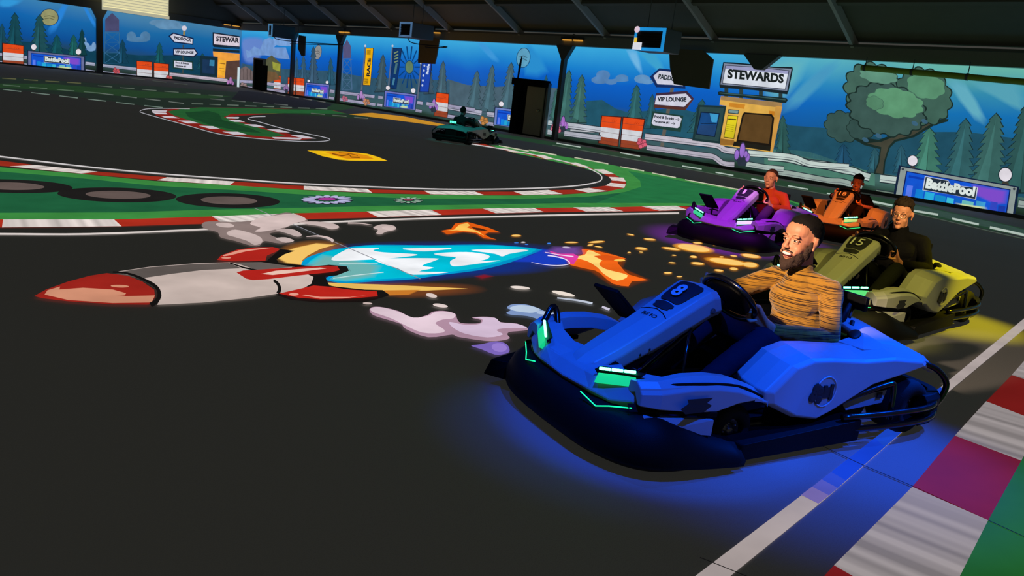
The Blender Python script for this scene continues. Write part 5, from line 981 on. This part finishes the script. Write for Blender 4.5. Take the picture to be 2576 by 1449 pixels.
    # dashboard opening, pedals, steering
    mb = MB().use(GLOSS); mb.tube([(1.14, 0, .2), (.63, 0, .58)], .014, 10); P(mb, 'steering_column', smooth=True)
    sw = empty('steering_wheel'); sw.parent = root; C = Vector((.60, 0, .60)); ax = Vector((-.8, 0, .6)).normalized(); u = Vector((.6, 0, .8)); v = Vector((0, 1, 0))
    mb = MB().use(GLOSS); mb.tube([C+(u*math.cos(a)*.13+v*math.sin(a)*.165) for a in [2*math.pi*k/40 for k in range(40)]], .0145, 10, closed=True); P(mb, 'rim', sw, smooth=True)
    mb = MB().use(TRIM); mb.hull([C+u*a+v*b+ax*c for a, b in ((-.075, -.10), (-.075, .10), (.07, -.12), (.07, .12), (.1, -.06), (.1, .06)) for c in (-.02, .022)]); P(mb, 'hub', sw, bevel=.012)
    for b in (-.05, .035): mb = MB().use(mat('pale_wheel_badge', (120, 130, 150), .3)); mb.hull([C+u*(.02+a)+v*(b+d)+ax*c for a in (-.014, .014) for d in (-.014, .014) for c in (.022, .026)]); P(mb, 'badge', sw)
    for s in (1, -1):
        mb = MB().use(STEEL); mb.tube(ry([(1.16, .17, .07), (1.17, .17, .2), (1.15, .13, .235), (1.15, .21, .235)], s), .008, 8); P(mb, 'pedal')
    # seat
    secs = []
    for x, z, w, d in ((.42, .10, .14, .05), (.3, .085, .165, .10), (.12, .085, .18, .14), (-.0, .12, .185, .17), (-.08, .22, .185, .15), (-.14, .36, .175, .12), (-.19, .50, .16, .08), (-.215, .56, .13, .04)):
        f = Vector((.8, 0, .45)) if z > .15 or x < 0 else Vector((0, 0, 1)); f.normalize()
        secs.append([Vector((x, w*math.sin(a), z))+f*d*(1-math.cos(a))*.9 for a in [math.pi*.62*k/6 for k in range(-6, 7)]])
    mb = MB().use(TRIM); mb.loft(secs, cap=False, closed=False); so = P(mb, 'seat', smooth=True).modifiers.new('thick', 'SOLIDIFY'); so.thickness = .012
    # side pods with the round engine emblem
    for s in (1, -1):
        outl = [(.86, .335), (.72, .45), (.60, .478), (.45, .47), (.2, .445), (-.05, .44), (-.30, .41), (-.33, .385), (-.1, .345), (.10, .315), (.30, .235), (.40, .195), (.50, .165), (.66, .195), (.84, .275)]
        def sec_(yo, sh, dz): 
            cx, cz = .35, .36; return [(cx+(x-cx)*sh, yo*s, cz+(z-cz)*sh+dz) for x, z in outl]
        mb = MB().use(BODY); mb.loft([sec_(.34, .93, .015), sec_(.40, 1.0, .012), sec_(.48, 1.0, 0), sec_(.535, .97, -.008), sec_(.555, .9, -.012)]); pd = P(mb, 'side_pod', bevel=.006)
        mb = MB().use(TRIM); mb.tube(ry([(.80, .548, .30), (.62, .5465, .395), (.45, .545, .42), (.15, .546, .395), (-.2, .535, .375)], s), .004, 6, sm=4); P(mb, 'pod_line', pd)
        Y = .5585*s
        ring = [(.47+.072*math.cos(a), Y, .305+.072*math.sin(a)) for a in [2*math.pi*k/28 for k in range(28)]]
        mb = MB().use(INKW); mb.tube(ring, .003, 5, closed=True); em = P(mb, 'emblem_ring', pd)
        mb = MB().use(INK)
        for (x, z, r) in ((.535, .325, .026), (.55, .285, .026), (.51, .27, .024), (.51, .31, .026), (.545, .305, .018)): mb.lathe((x, Y-.002*s, z), (0, s, 0), [(0, r), (.004, r), (.006, r*.6)], 14)
        mb.box((.46, Y, .30), (.08, .006, .05)); mb.box((.43, Y, .30), (.02, .008, .075)); mb.box((.475, Y, .32), (.02, .008, .03)); P(mb, 'emblem_engine', em)
        for (x, z) in ((.33, .37), (.30, .35), (.2, .375), (.17, .36)): mb = MB().use(INK); mb.ell((x, .552*s, z), (.006, .003, .006), u=8, v=5); P(mb, 'pod_vent', pd)
        # low side box, rails and brace
        mb = MB().use(TRIM); mb.hull(ry([(.98, .585, .04), (.98, .585, .115), (.98, .45, .115), (.98, .45, .04), (.2, .595, .045), (.2, .595, .15), (.2, .45, .15), (.2, .45, .045)], s)); sb = P(mb, 'side_box', bevel=.01)
        for z, x1 in ((.10, -.44), (.165, -.42)):
            mb = MB().use(GLOSS); mb.tube(ry([(.32, .57, z), (.0, .60, z), (-.3, .60, z), (x1, .55, z+.01), (x1-.06, .42, z+.02)], s), .016, 8, sm=4); P(mb, 'side_rail', smooth=True)
        mb = MB().use(GLOSS); mb.tube(ry([(.42, .50, .16), (.28, .535, .235), (.02, .56, .30), (-.03, .565, .28), (-.04, .575, .12)], s), .014, 8, sm=5); P(mb, 'side_brace', smooth=True)
        mb = MB().use(BODY); mb.hull(ry([(.24, .50, .19), (.22, .51, .165), (-.02, .53, .19), (-.04, .53, .26), (.2, .50, .225), (.2, .48, .19), (-.04, .5, .22)], s)); lp = P(mb, 'lower_panel', bevel=.004)
        mb = MB().use(INK); mb.box((.02, .534*s, .235), (.035, .004, .03)); P(mb, 'panel_badge', lp)
        mb = MB().use(GLOSS); mb.tube(ry([(-.25, .42, .37), (-.42, .50, .34), (-.5, .545, .27), (-.505, .545, .19), (-.48, .53, .13)], s), .016, 10, sm=5); P(mb, 'rear_hoop', smooth=True)
        mb = MB().use(TRIM); mb.tube(ry([(-.15, .18, .50), (-.05, .25, .36), (.06, .28, .2)], s), .012, 8); P(mb, 'seat_stay', smooth=True)
        mb = MB().use(TRIM); mb.hull(ry([(.1, .35, .08), (.1, .5, .08), (-.1, .35, .28), (-.1, .45, .3), (.62, .35, .08), (.62, .48, .08), (.6, .35, .26), (.6, .45, .24)], s)); P(mb, 'battery_box', bevel=.01)
    # rear bumper and engine cover
    pv = catmull([(-.30, .57, 0), (-.44, .55, 0), (-.52, .46, 0), (-.54, .25, 0), (-.54, 0, 0), (-.54, -.25, 0), (-.52, -.46, 0), (-.44, -.55, 0), (-.30, -.57, 0)], 4); sec = []
    for i, v in enumerate(pv):
        t = pv[min(i+1, len(pv)-1)]-pv[max(i-1, 0)]; t.normalize(); n = Vector((-t.y, t.x, 0))
        if n.dot(v) < 0: n = -n
        sec.append([v+n*a+Vector((0, 0, z)) for a, z in ((-.05, .05), (0, .05), (.02, .08), (.02, .12), (.008, .135), (.02, .15), (.02, .19), (0, .215), (-.05, .215))])
    mb = MB().use(TRIM); mb.loft(sec); P(mb, 'rear_bumper', smooth=False, bevel=.004)
    xs = [-.08, -.18, -.30, -.42, -.47]; ys = [-.50, -.42, -.30, -.18, -.08, 0, .08, .18, .30, .42, .50]; V = []; F = []
    for x in xs:
        for y in ys:
            k = max(0, 1-abs(y)/.36); z = .425+.10*k**.7*(1-max(0, (-x-.2))/.36)-max(0, -x-.30)*.35-(.05 if abs(y) > .45 else 0); V.append((x, y, z))
    for i in range(len(xs)-1):
        for j in range(len(ys)-1): F.append((i*11+j, i*11+j+1, (i+1)*11+j+1, (i+1)*11+j))
    mb = MB().use(BODY); mb.add(V, F); ec = P(mb, 'engine_cover', smooth=True); so = ec.modifiers.new('thick', 'SOLIDIFY'); so.thickness = .03; so.offset = -1; bv = ec.modifiers.new('bevel', 'BEVEL'); bv.width = .006; bv.limit_method = 'ANGLE'
    for s in (1, -1):
        mb = MB().use(TRIM); mb.ell((-.02, .30*s, .472), (.075, .03, .012), (0, .1, .5*s), u=16, v=8); P(mb, 'handle_slot', ec, smooth=True)
        mb = MB().use(BODY); mb.hull(ry([(.16, .34, .46), (.12, .46, .455), (-.12, .44, .44), (-.12, .28, .47), (.16, .34, .43), (.12, .46, .42), (-.12, .44, .40), (-.12, .28, .42)], s)); P(mb, 'pod_bridge', ec, bevel=.006)
    mb = MB().use(TRIM); mb.hull([(-.22, -.2, .08), (-.22, .2, .08), (-.46, -.2, .08), (-.46, .2, .08), (-.22, -.18, .38), (-.22, .18, .38), (-.44, -.16, .34), (-.44, .16, .34)]); P(mb, 'motor_block', bevel=.015)
    mb = MB().use(GLOSS); mb.tube([(-.33, 0, .42), (-.33, 0, .53)], .014, 8); mb.tube([(-.20, .12, .50), (-.33, .04, .53)], .01, 8); P(mb, 'display_stalk')
    mb = MB().use(TRIM); mb.box((-.345, 0, .562), (.03, .22, .08)); P(mb, 'rear_display', bevel=.006)
    return root
def copy_tree(o, parent=None):
    c = o.copy(); sc.collection.objects.link(c); c.parent = parent
    for ch in [x for x in bpy.data.objects if x.parent == o]: copy_tree(ch, c)
    return c
KL = dict(blue=('white bodied race kart number 8 lit deep blue, nearest in front', '8'), yellow=('race kart number 15 lit yellow, driven by the person with glasses', '15'), purple=('race kart lit purple with number 1 on its nose', '1'),
          orange=('race kart lit orange with number 18, driven by the farthest person on the right', '18'), teal=('small distant race kart with a green glowing rear display', None))
proto = build_kart(); KART = {'blue': proto}
for n in ('yellow', 'purple', 'orange', 'teal'): KART[n] = copy_tree(proto)
for n in ('blue', 'yellow', 'purple', 'orange', 'teal'):
    k = KART[n]
    k.matrix_world = kart_matrix(n); tag(k, KL[n][0], 'kart', 'race karts on the track')
    if KL[n][1]:
        t = KL[n][1]; w = .062 if len(t) == 1 else .094; w = .03 if t == '1' else w
        surf_text(t, Vector((.968, -w/2, .614)), (0, w, 0), (-.83, 0, .53), .088, .012 if len(t) > 1 else .04, INKW, 'race_number', k, .011)
SIGN = mat('green_display_glyphs', (160, 255, 220), .3, em=(90, 255, 190), ek=2.2)
k = KART['teal']; surf_text('SP RACER', Vector((-.364, .10, .537)), (0, -.20, 0), (0, 0, 1), .05, .05, SIGN, 'display_lettering', k, .002)
MB().use(mat('green_display_screen', (20, 90, 60), .3, em=(16, 170, 120), ek=.9)).box((-.3615, 0, .562), (.003, .21, .07)).build('display_screen', k)
# ================================================================== THE DRIVERS
SKIN = {}
def skin(t): return mat('skin_%d' % t[0], t, .5, spec=.35, bscale=30)
def knit_mat():
    m, nt, N, L, b = nodes('mustard_space_dyed_knit')
    tc = N.new('ShaderNodeTexCoord'); mp = N.new('ShaderNodeMapping'); mp.inputs['Scale'].default_value = (1.0, 1.8, 88); L.new(tc.outputs['Object'], mp.inputs[0])
    nz = N.new('ShaderNodeTexNoise'); nz.inputs['Scale'].default_value = 2.6; nz.inputs['Detail'].default_value = 3; nz.inputs['Distortion'].default_value = .5; L.new(mp.outputs[0], nz.inputs[0])
    cr = N.new('ShaderNodeValToRGB'); e = cr.color_ramp.elements; e[0].position = .42; e[0].color = rgb((52, 34, 18)); e[1].position = .50; e[1].color = rgb((164, 118, 38)); L.new(nz.outputs[0], cr.inputs[0]); L.new(cr.outputs[0], b.inputs['Base Color'])
    bp = N.new('ShaderNodeBump'); bp.inputs['Strength'].default_value = .5; bp.inputs['Distance'].default_value = .004; L.new(nz.outputs[0], bp.inputs['Height']); L.new(bp.outputs[0], b.inputs['Normal'])
    b.inputs['Roughness'].default_value = .95; b.inputs['Specular IOR Level'].default_value = .1; b.inputs['Sheen Weight'].default_value = .3
    return m
def remesh(mb, name, parent, voxel, it=3, m=None, disp=0, dscale=.02):
    """fuse overlapping shapes into one continuous surface"""
    if m: mb.use(m); mb.m = [mb.cur]*len(mb.m)
    o = mb.build(name)
    r = o.modifiers.new('r', 'REMESH'); r.mode = 'VOXEL'; r.voxel_size = voxel; r.use_smooth_shade = True
    s = o.modifiers.new('s', 'SMOOTH'); s.factor = .5; s.iterations = it
    if disp:
        tx = bpy.data.textures.new(name+'_noise', 'CLOUDS'); tx.noise_scale = dscale; d = o.modifiers.new('d', 'DISPLACE'); d.texture = tx; d.strength = disp; d.mid_level = .5
    dg = bpy.context.evaluated_depsgraph_get(); me = bpy.data.meshes.new_from_object(o.evaluated_get(dg)); old = o.data; o.modifiers.clear(); o.data = me; bpy.data.meshes.remove(old); me.name = name
    me.materials.clear(); me.materials.append(m or mb.mats[0])
    for f in me.polygons: f.use_smooth = True
    if parent is not None: o.parent = parent
    return o
class Xf:
    """adds shapes to a mesh builder through a transform"""
    def __init__(s, mb, M): s.mb = mb; s.M = M; s.R = M.to_3x3()
    def e(s, c, r, rot=(0, 0, 0), u=18, v=12):
        t = MB(); t.ell((0, 0, 0), r, rot, u, v); s.mb.add([s.M @ (q+Vector(c)) for q in t.v], t.f); return s
    def c(s, a, ra, b, rb): t = MB(); t.cap(a, ra, b, rb, 16); s.mb.add([s.M @ q for q in t.v], t.f); return s
    def p(s, q): return s.M @ Vector(q)
def limb(mb, pts):
    for (a, ra), (b, rb) in zip(pts, pts[1:]): mb.cap(a, ra, b, rb, 16)
def hand(mb, W, C, ax, side, grip_r=.016, sc=1.0):
    """hand gripping a rim: W wrist, C point on the rim, ax direction of the rim at C (towards the thumb)"""
    W, C, ax = Vector(W), Vector(C), Vector(ax).normalized(); f = (C-W).normalized(); f = (f-ax*f.dot(ax)).normalized(); n = f.cross(ax)*side; n.normalize()
    K = C+n*.026-f*.012                                            # knuckle line just above the rim
    for k in (-.5, -.17, .17, .5): mb.cap(W+ax*.03*k, .019*sc, K+ax*.066*k*sc-n*.004, .0135*sc, 12)
    for k, l in ((-.5, .82), (-.17, .96), (.17, 1.0), (.5, .93)):
        a = K+ax*.066*k*sc; b = C+f*.026*l+n*.012; c = C+f*.026*l-n*.016; d = C+f*.002-n*.026
        r = (.0098 if l > .9 else .0086)*sc; mb.cap(a, r*1.15, b, r*1.05, 10); mb.cap(b, r*1.05, c, r, 10); mb.cap(c, r, d, r*.88, 10)
    a = W+ax*.02+f*.02; b = C-f*.034+ax*.05-n*.0; c = C-f*.012+ax*.072*sc-n*.012
    mb.cap(a, .016*sc, b, .0125*sc, 10); mb.cap(b, .0122*sc, c, .0095*sc, 10); mb.cap(c, .0098*sc, C+f*.012+ax*.066-n*.02, .0085*sc, 10)
def driver(kart, label, tone, top_mat, hair_t, head=(.15, 0, .868), yaw=0, pitch=0, roll=0, voxel=.005, sleeves=True, style='short', beard=False, smile=False, glasses=False, scale=1.0, trouser=(22, 26, 40), shoe=(60, 60, 70), arms=None, cap=None, lean=0, stout=1.0, drop=0, brow=None):
    K = kart_matrix(kart); SK = skin(tone)
    H = Matrix.Translation(head) @ Euler((roll, pitch, yaw)).to_matrix().to_4x4() @ Matrix.Scale(scale, 4)
    dz = head[2]-.868-drop; A = dict(shL=(.045, .158, .655+dz), shR=(.10, -.168, .65+dz), elL=(.12, .265, .44), elR=(.34, -.27, .545), wrL=(.44, .175, .475), wrR=(.50, -.185, .60), haL=(.560, .145, .535), haR=(.605, -.163, .612))
    if arms: A.update(arms)
    V = {k: Vector(v) for k, v in A.items()}
    neck = Vector((head[0]-.055, head[1], .715+dz))
    # body under the clothes: torso, neck, head, arms and hands fused into one surface
    mb = MB().use(SK); x = Xf(mb, H)
    x.e((-.012, 0, .035), (.094, .074, .084)).e((.032, 0, -.03), (.058, .057, .082)).e((.028, 0, -.082), (.048, .046, .030)).e((.066, 0, -.100), (.021, .024, .017))
    x.e((.052, .034, -.038), (.027, .024, .025)).e((.052, -.034, -.038), (.027, .024, .025)).e((.034, 0, .048), (.053, .063, .052))
    x.e((.079, .027, .024), (.012, .026, .008)).e((.079, -.027, .024), (.012, .026, .008)).c((.086, 0, .014), .0075, (.106, 0, -.026), .0105).e((.098, .011, -.030), (.009, .007, .007)).e((.098, -.011, -.030), (.009, .007, .007))
    x.e((.006, .03, -.066), (.03, .024, .034)).e((.006, -.03, -.066), (.03, .024, .034))
    if smile: x.e((.085, 0, -.0515), (.0105, .028, .0048)).e((.080, 0, -.079), (.011, .023, .0055)).e((.072, .036, -.058), (.013, .011, .014)).e((.072, -.036, -.058), (.013, .011, .014))
    else: x.e((.088, 0, -.058), (.0095, .021, .0048)).e((.086, 0, -.067), (.010, .018, .0052))
    for s in (1, -1): x.e((-.006, .080*s, .002), (.020, .0068, .034), (0, .15, .32*s)).e((.0, .081*s, -.026), (.010, .006, .011)).e((-.012, .0875*s, .010), (.017, .0045, .023), (0, .15, .4*s))
    x.c((-.030, 0, -.05), .050*stout, (-.040, 0, -.12), .052*stout)
    limb(mb, [(H @ Vector((-.035, 0, -.09)), .052*stout), (neck-Vector((0, 0, .03)), .058*stout)])
    for s, p in ((1, 'L'), (-1, 'R')):
        limb(mb, [(neck-Vector((0.01, 0, .05)), .035), (V['sh'+p], .042), (V['el'+p], .038), (V['wr'+p], .025)])
        d = (V['ha'+p]-V['wr'+p]); hand(mb, V['wr'+p], V['ha'+p], (.45, 0, .89), 1 if s > 0 else 1)
    limb(mb, [((neck.x-.03, 0, .62), .06), ((neck.x-.06, 0, .42), .07), ((.0, 0, .25), .08)])
    body = remesh(mb, 'person', None, voxel, 4 if voxel < .005 else 3, SK); body.matrix_world = K; tag(body, label, 'person', 'drivers sitting in the karts')
    P = lambda mb, n, par=body, **k: mb.build(n, par, **k)
    # eyes, brows, mouth
    for s in (1, -1):
        x = Xf(MB().use(mat('eye_white', (225, 215, 205), .3)), H); x.e((.0700, .029*s, .004), (.0125, .0145, .0046 if smile else .0070)); e = P(x.mb, 'eye', smooth=True)
        x = Xf(MB().use(mat('dark_iris', (34, 22, 16), .2)), H); x.e((.0812, .0295*s, .004), (.0028, .0058, .0050)); P(x.mb, 'iris', e, smooth=True)
        x = Xf(MB().use(SK), H); x.c((.0795, .016*s, .0105), .004, (.0815, .029*s, .0130), .0044).c((.0815, .029*s, .0130), .0044, (.074, .044*s, .0090), .004); x.c((.080, .018*s, -.0035), .0034, (.0805, .030*s, -.0052), .0036).c((.0805, .030*s, -.0052), .0036, (.074, .042*s, -.0025), .0034); P(x.mb, 'eyelid', smooth=True)
        x = Xf(MB().use(mat('brow_hair_%d' % tone[0], (92, 58, 42), .8, spec=.2, bump=.6, bscale=400)), H); x.c((.0875, .015*s, .025), .0026, (.0872, .030*s, .0300), .0030).c((.0872, .030*s, .0300), .0030, (.0735, .046*s, .0255), .0020); P(x.mb, 'eyebrow', smooth=True)
    if smile:
        x = Xf(MB().use(mat('mouth_inside', (90, 30, 28), .5)), H); x.e((.0805, 0, -.067), (.010, .029, .0125)); P(x.mb, 'mouth', smooth=True)
        x = Xf(MB().use(mat('white_teeth', (240, 236, 226), .25, spec=.6)), H); x.e((.0845, 0, -.0625), (.0085, .0255, .0085)); P(x.mb, 'teeth', smooth=True)
    x = Xf(MB().use(mat('lips', (150, 78, 70), .5)), H)
    if smile: x.c((.091, 0, -.0530), .0030, (.077, .030, -.0545), .0026).c((.091, 0, -.0530), .0030, (.077, -.030, -.0545), .0026).c((.088, 0, -.0790), .0038, (.077, .028, -.064), .0026).c((.088, 0, -.0790), .0038, (.077, -.028, -.064), .0026)
    else: x.c((.0955, 0, -.0590), .0032, (.083, .021, -.0620), .0024).c((.0955, 0, -.0590), .0032, (.083, -.021, -.0620), .0024).c((.0945, 0, -.0665), .0036, (.083, .019, -.064), .0026).c((.0945, 0, -.0665), .0036, (.083, -.019, -.064), .0026)
    P(x.mb, 'lips', smooth=True)
    # hair: shell over the skull where the hairline allows
    HM = mat('hair_%d' % hair_t[0], hair_t, .8, spec=.2, bump=.6, bscale=400)
    u_, v_ = 64, 44; vs = []; ok = []; thick = {'short': .010, 'fade': .010, 'swept': .022, 'crop': .006, 'curly': .016}[style]
    for i in range(v_+1):
        t = math.pi*i/v_
        for j in range(u_):
            a = 2*math.pi*j/u_; d = Vector((math.sin(t)*math.cos(a), math.sin(t)*math.sin(a), math.cos(t)))
            line_ = .074 if d.x > .6 else (.074-(.6-d.x)*.098 if d.x > -.3 else max(-.055, -.014-(-.3-d.x)*.12))   # hairline height by how far round the head
            zz = .035+d.z*.084; th = thick*min(1, max(0, (zz-line_)/.03)) if style != 'swept' else thick*(min(1, max(0, (zz-line_)/.02))*(.55+.75*max(0, d.z))+.02)
            if style in ('fade', 'swept') and abs(d.y) > .55 and zz < .07: th = min(th, .0045)
            r = Vector((.094+th+.001, .074+th*.8+.001, .084+th+.001)); q = Vector((-.012, 0, .035))+Vector((d.x*r.x, d.y*r.y, d.z*r.z))
            q += Vector((1, 1, 1))*(.0016*math.sin(i*2.1+j*1.7)) if style != 'crop' else Vector((0, 0, 0))
            if style == 'swept' and d.z > .5: q += Vector((.012*max(0, d.x), .004*math.sin(j*1.3), .008*math.sin(j*.9+i)))
            vs.append(H @ q); ok.append(zz > line_ and not (abs(d.y) > .8 and zz < .015 and d.x > -.25))
    F = [(i*u_+j, i*u_+(j+1) % u_, (i+1)*u_+(j+1) % u_, (i+1)*u_+j) for i in range(v_) for j in range(u_)]
    F = [f for f in F if all(ok[k] for k in f)]
    mb = MB().use(HM); mb.add(vs, F); o = P(mb, 'hair', smooth=True)
    bm = bmesh.new(); bm.from_mesh(o.data); bmesh.ops.remove_doubles(bm, verts=bm.verts, dist=1e-5); bmesh.ops.delete(bm, geom=[w for w in bm.verts if not w.link_faces], context='VERTS'); bm.to_mesh(o.data); bm.free()
    so = o.modifiers.new('thick', 'SOLIDIFY'); so.thickness = .006; so.offset = -1
    if beard:
        mb = MB().use(mat('beard_hair', (66, 50, 42), .85, spec=.2, bump=.8, bscale=300)); x = Xf(mb, H)
        x.e((.060, 0, -.112), (.040, .040, .028)).e((.078, 0, -.122), (.024, .026, .028)).e((.036, 0, -.105), (.048, .052, .028))
        for s in (1, -1): x.e((.038, .046*s, -.078), (.032, .016, .032)).e((.012, .0585*s, -.050), (.022, .012, .036)).e((.004, .067*s, -.018), (.012, .009, .030)).c((.093, .004*s, -.0445), .0048, (.083, .030*s, -.0520), .0044).c((.083, .030*s, -.0520), .0046, (.070, .040*s, -.075), .008).c((.070, .040*s, -.075), .009, (.070, .026*s, -.095), .014)
        remesh(mb, 'beard', body, .0032, 1, mb.mats[0], disp=.006, dscale=.006)
    if glasses:
        GM = mat('thin_metal_glasses', (190, 170, 140), .25, .9)
        x = Xf(MB().use(GM), H); mb = x.mb; c = []
        for s in (1, -1):
            pts = [x.p((.0965-.010*abs(math.cos(a))*(math.cos(a)*s > 0), .031*s+.023*math.cos(a), .002+.020*math.sin(a))) for a in [2*math.pi*k/26 for k in range(26)]]
            mb.tube(pts, .0017, 6, closed=True); mb.tube([x.p((.088, .053*s, .006)), x.p((.04, .078*s, .008)), x.p((-.004, .083*s, .008))], .0011, 6)
        mb.tube([x.p((.0965, .009, .006)), x.p((.099, 0, .008)), x.p((.0965, -.009, .006))], .0011, 6); P(mb, 'glasses')
    if cap:
        x = Xf(MB().use(cap), H); x.e((-.012, 0, .048), (.102, .082, .082)); P(x.mb, 'cap', smooth=True)
    # sweater
    mb = MB().use(top_mat); c = stout; n = neck
    spine = [((n.x-.012, 0, .65+dz), .072), ((n.x-.03, 0, .555+dz*.8), .118*c), ((n.x-.045, 0, .45), .125*c), ((n.x-.065, 0, .34), .13*c), ((n.x-.085, 0, .27), .125*c)]
    for (a, ra), (b, rb) in zip(spine, spine[1:]):
        for dy in (-.045, 0, .045): mb.cap((a[0], dy*(1 if ra > .1 else .3), a[2]), ra*.88, (b[0], dy, b[2]), rb*.88, 16)
    mb.ell((n.x+.012, 0, .565+dz), (.105, .155, .10)); mb.ell((n.x+.02, 0, .40), (.115*c, .13*c, .12))
    mb.cap((n.x+.006, 0, .735+dz), .062*c, (n.x+.0, 0, .66+dz), .09, 18)
    for p in 'LR':
        sh, el, wr = V['sh'+p], V['el'+p], V['wr'+p]
        mb.cap((n.x-.005, sh.y*.25, .69+dz), .048, sh, .058*c, 16)
        limb(mb, [(sh, .060*c), (sh.lerp(el, .5), .056*c), (el, .050)] + ([(el.lerp(wr, .5), .046), (el.lerp(wr, .96), .034)] if sleeves else []))
    remesh(mb, 'sweater' if sleeves else 't_shirt', body, voxel, 4, top_mat, disp=.008, dscale=.05)
    # trousers and shoes
    TM = mat('trousers_%d_%d' % (trouser[0], trouser[2]), trouser, .9, spec=.1, bump=.3, bscale=200); mb = MB().use(TM)
    for s in (1, -1):
        hip, kn, an = Vector((-.0, .09*s, .22)), Vector((.50, .165*s, .43)), Vector((.93, .15*s, .16))
        limb(mb, [(hip, .095*c), (hip.lerp(kn, .5), .083*c), (kn, .064), (kn.lerp(an, .45), .058), (an, .045)])
    mb.ell((-.0, 0, .22), (.13*c, .17, .11)); remesh(mb, 'trousers', body, .008, 3, TM, disp=.01, dscale=.07)
    SM = mat('shoe_%d_%d' % (shoe[0], shoe[2]), shoe, .7)
    for s in (1, -1):
        mb = MB().use(SM); mb.cap((.95, .15*s, .12), .045, (1.0, .15*s, .10), .042); mb.cap((1.0, .15*s, .10), .042, (1.06, .155*s, .20), .034); mb.ell((.94, .15*s, .16), (.042, .04, .04)); o = remesh(mb, 'shoe', body, .006, 3, SM)
        for k in range(4): a = Vector((1.0+.012*k, .15*s, .145+.018*k)); MB().use(mat('shoe_lace', (150, 150, 160), .8)).cap(a+Vector((-.026, -.022, .0)), .003, a+Vector((-.026, .022, .0)), .003, 6).build('lace', o)
    return body
KNIT = knit_mat()
driver('blue', 'smiling bearded person in a mustard striped sweater driving kart number 8', (206, 138, 104), KNIT, (16, 12, 10), head=(.155, 0, .894), yaw=.0, roll=-.03, scale=1.07, drop=.018, voxel=.004, style='fade', beard=True, smile=True, shoe=(60, 80, 150))
driver('yellow', 'person with round metal glasses and black clothes driving kart number 15', (206, 150, 116), mat('black_jumper', (10, 10, 11), .9, spec=.1, bump=.3, bscale=200), (46, 34, 22), head=(.20, 0, .852), yaw=.18, pitch=.04, voxel=.005, style='swept', glasses=True, trouser=(24, 26, 24), stout=1.06)
driver('purple', 'person in an orange red jumper driving the purple lit kart', (212, 150, 122), mat('orange_jumper', (196, 70, 30), .9, spec=.1, bump=.3, bscale=200), (70, 40, 34), head=(.17, 0, .80), yaw=-.02, voxel=.006, style='crop', trouser=(60, 30, 70))
driver('orange', 'person in a black t-shirt with bare forearms driving the orange lit kart', (190, 128, 96), mat('black_tee', (22, 20, 20), .9, spec=.1), (40, 26, 18), head=(.16, 0, .765), yaw=.1, voxel=.006, style='swept', sleeves=False, trouser=(30, 26, 26))
driver('teal', 'distant person seen from behind in the green lit kart', (90, 90, 90), mat('dark_jacket', (26, 34, 36), .9, spec=.1), (14, 16, 16), voxel=.012, style='short', cap=None)
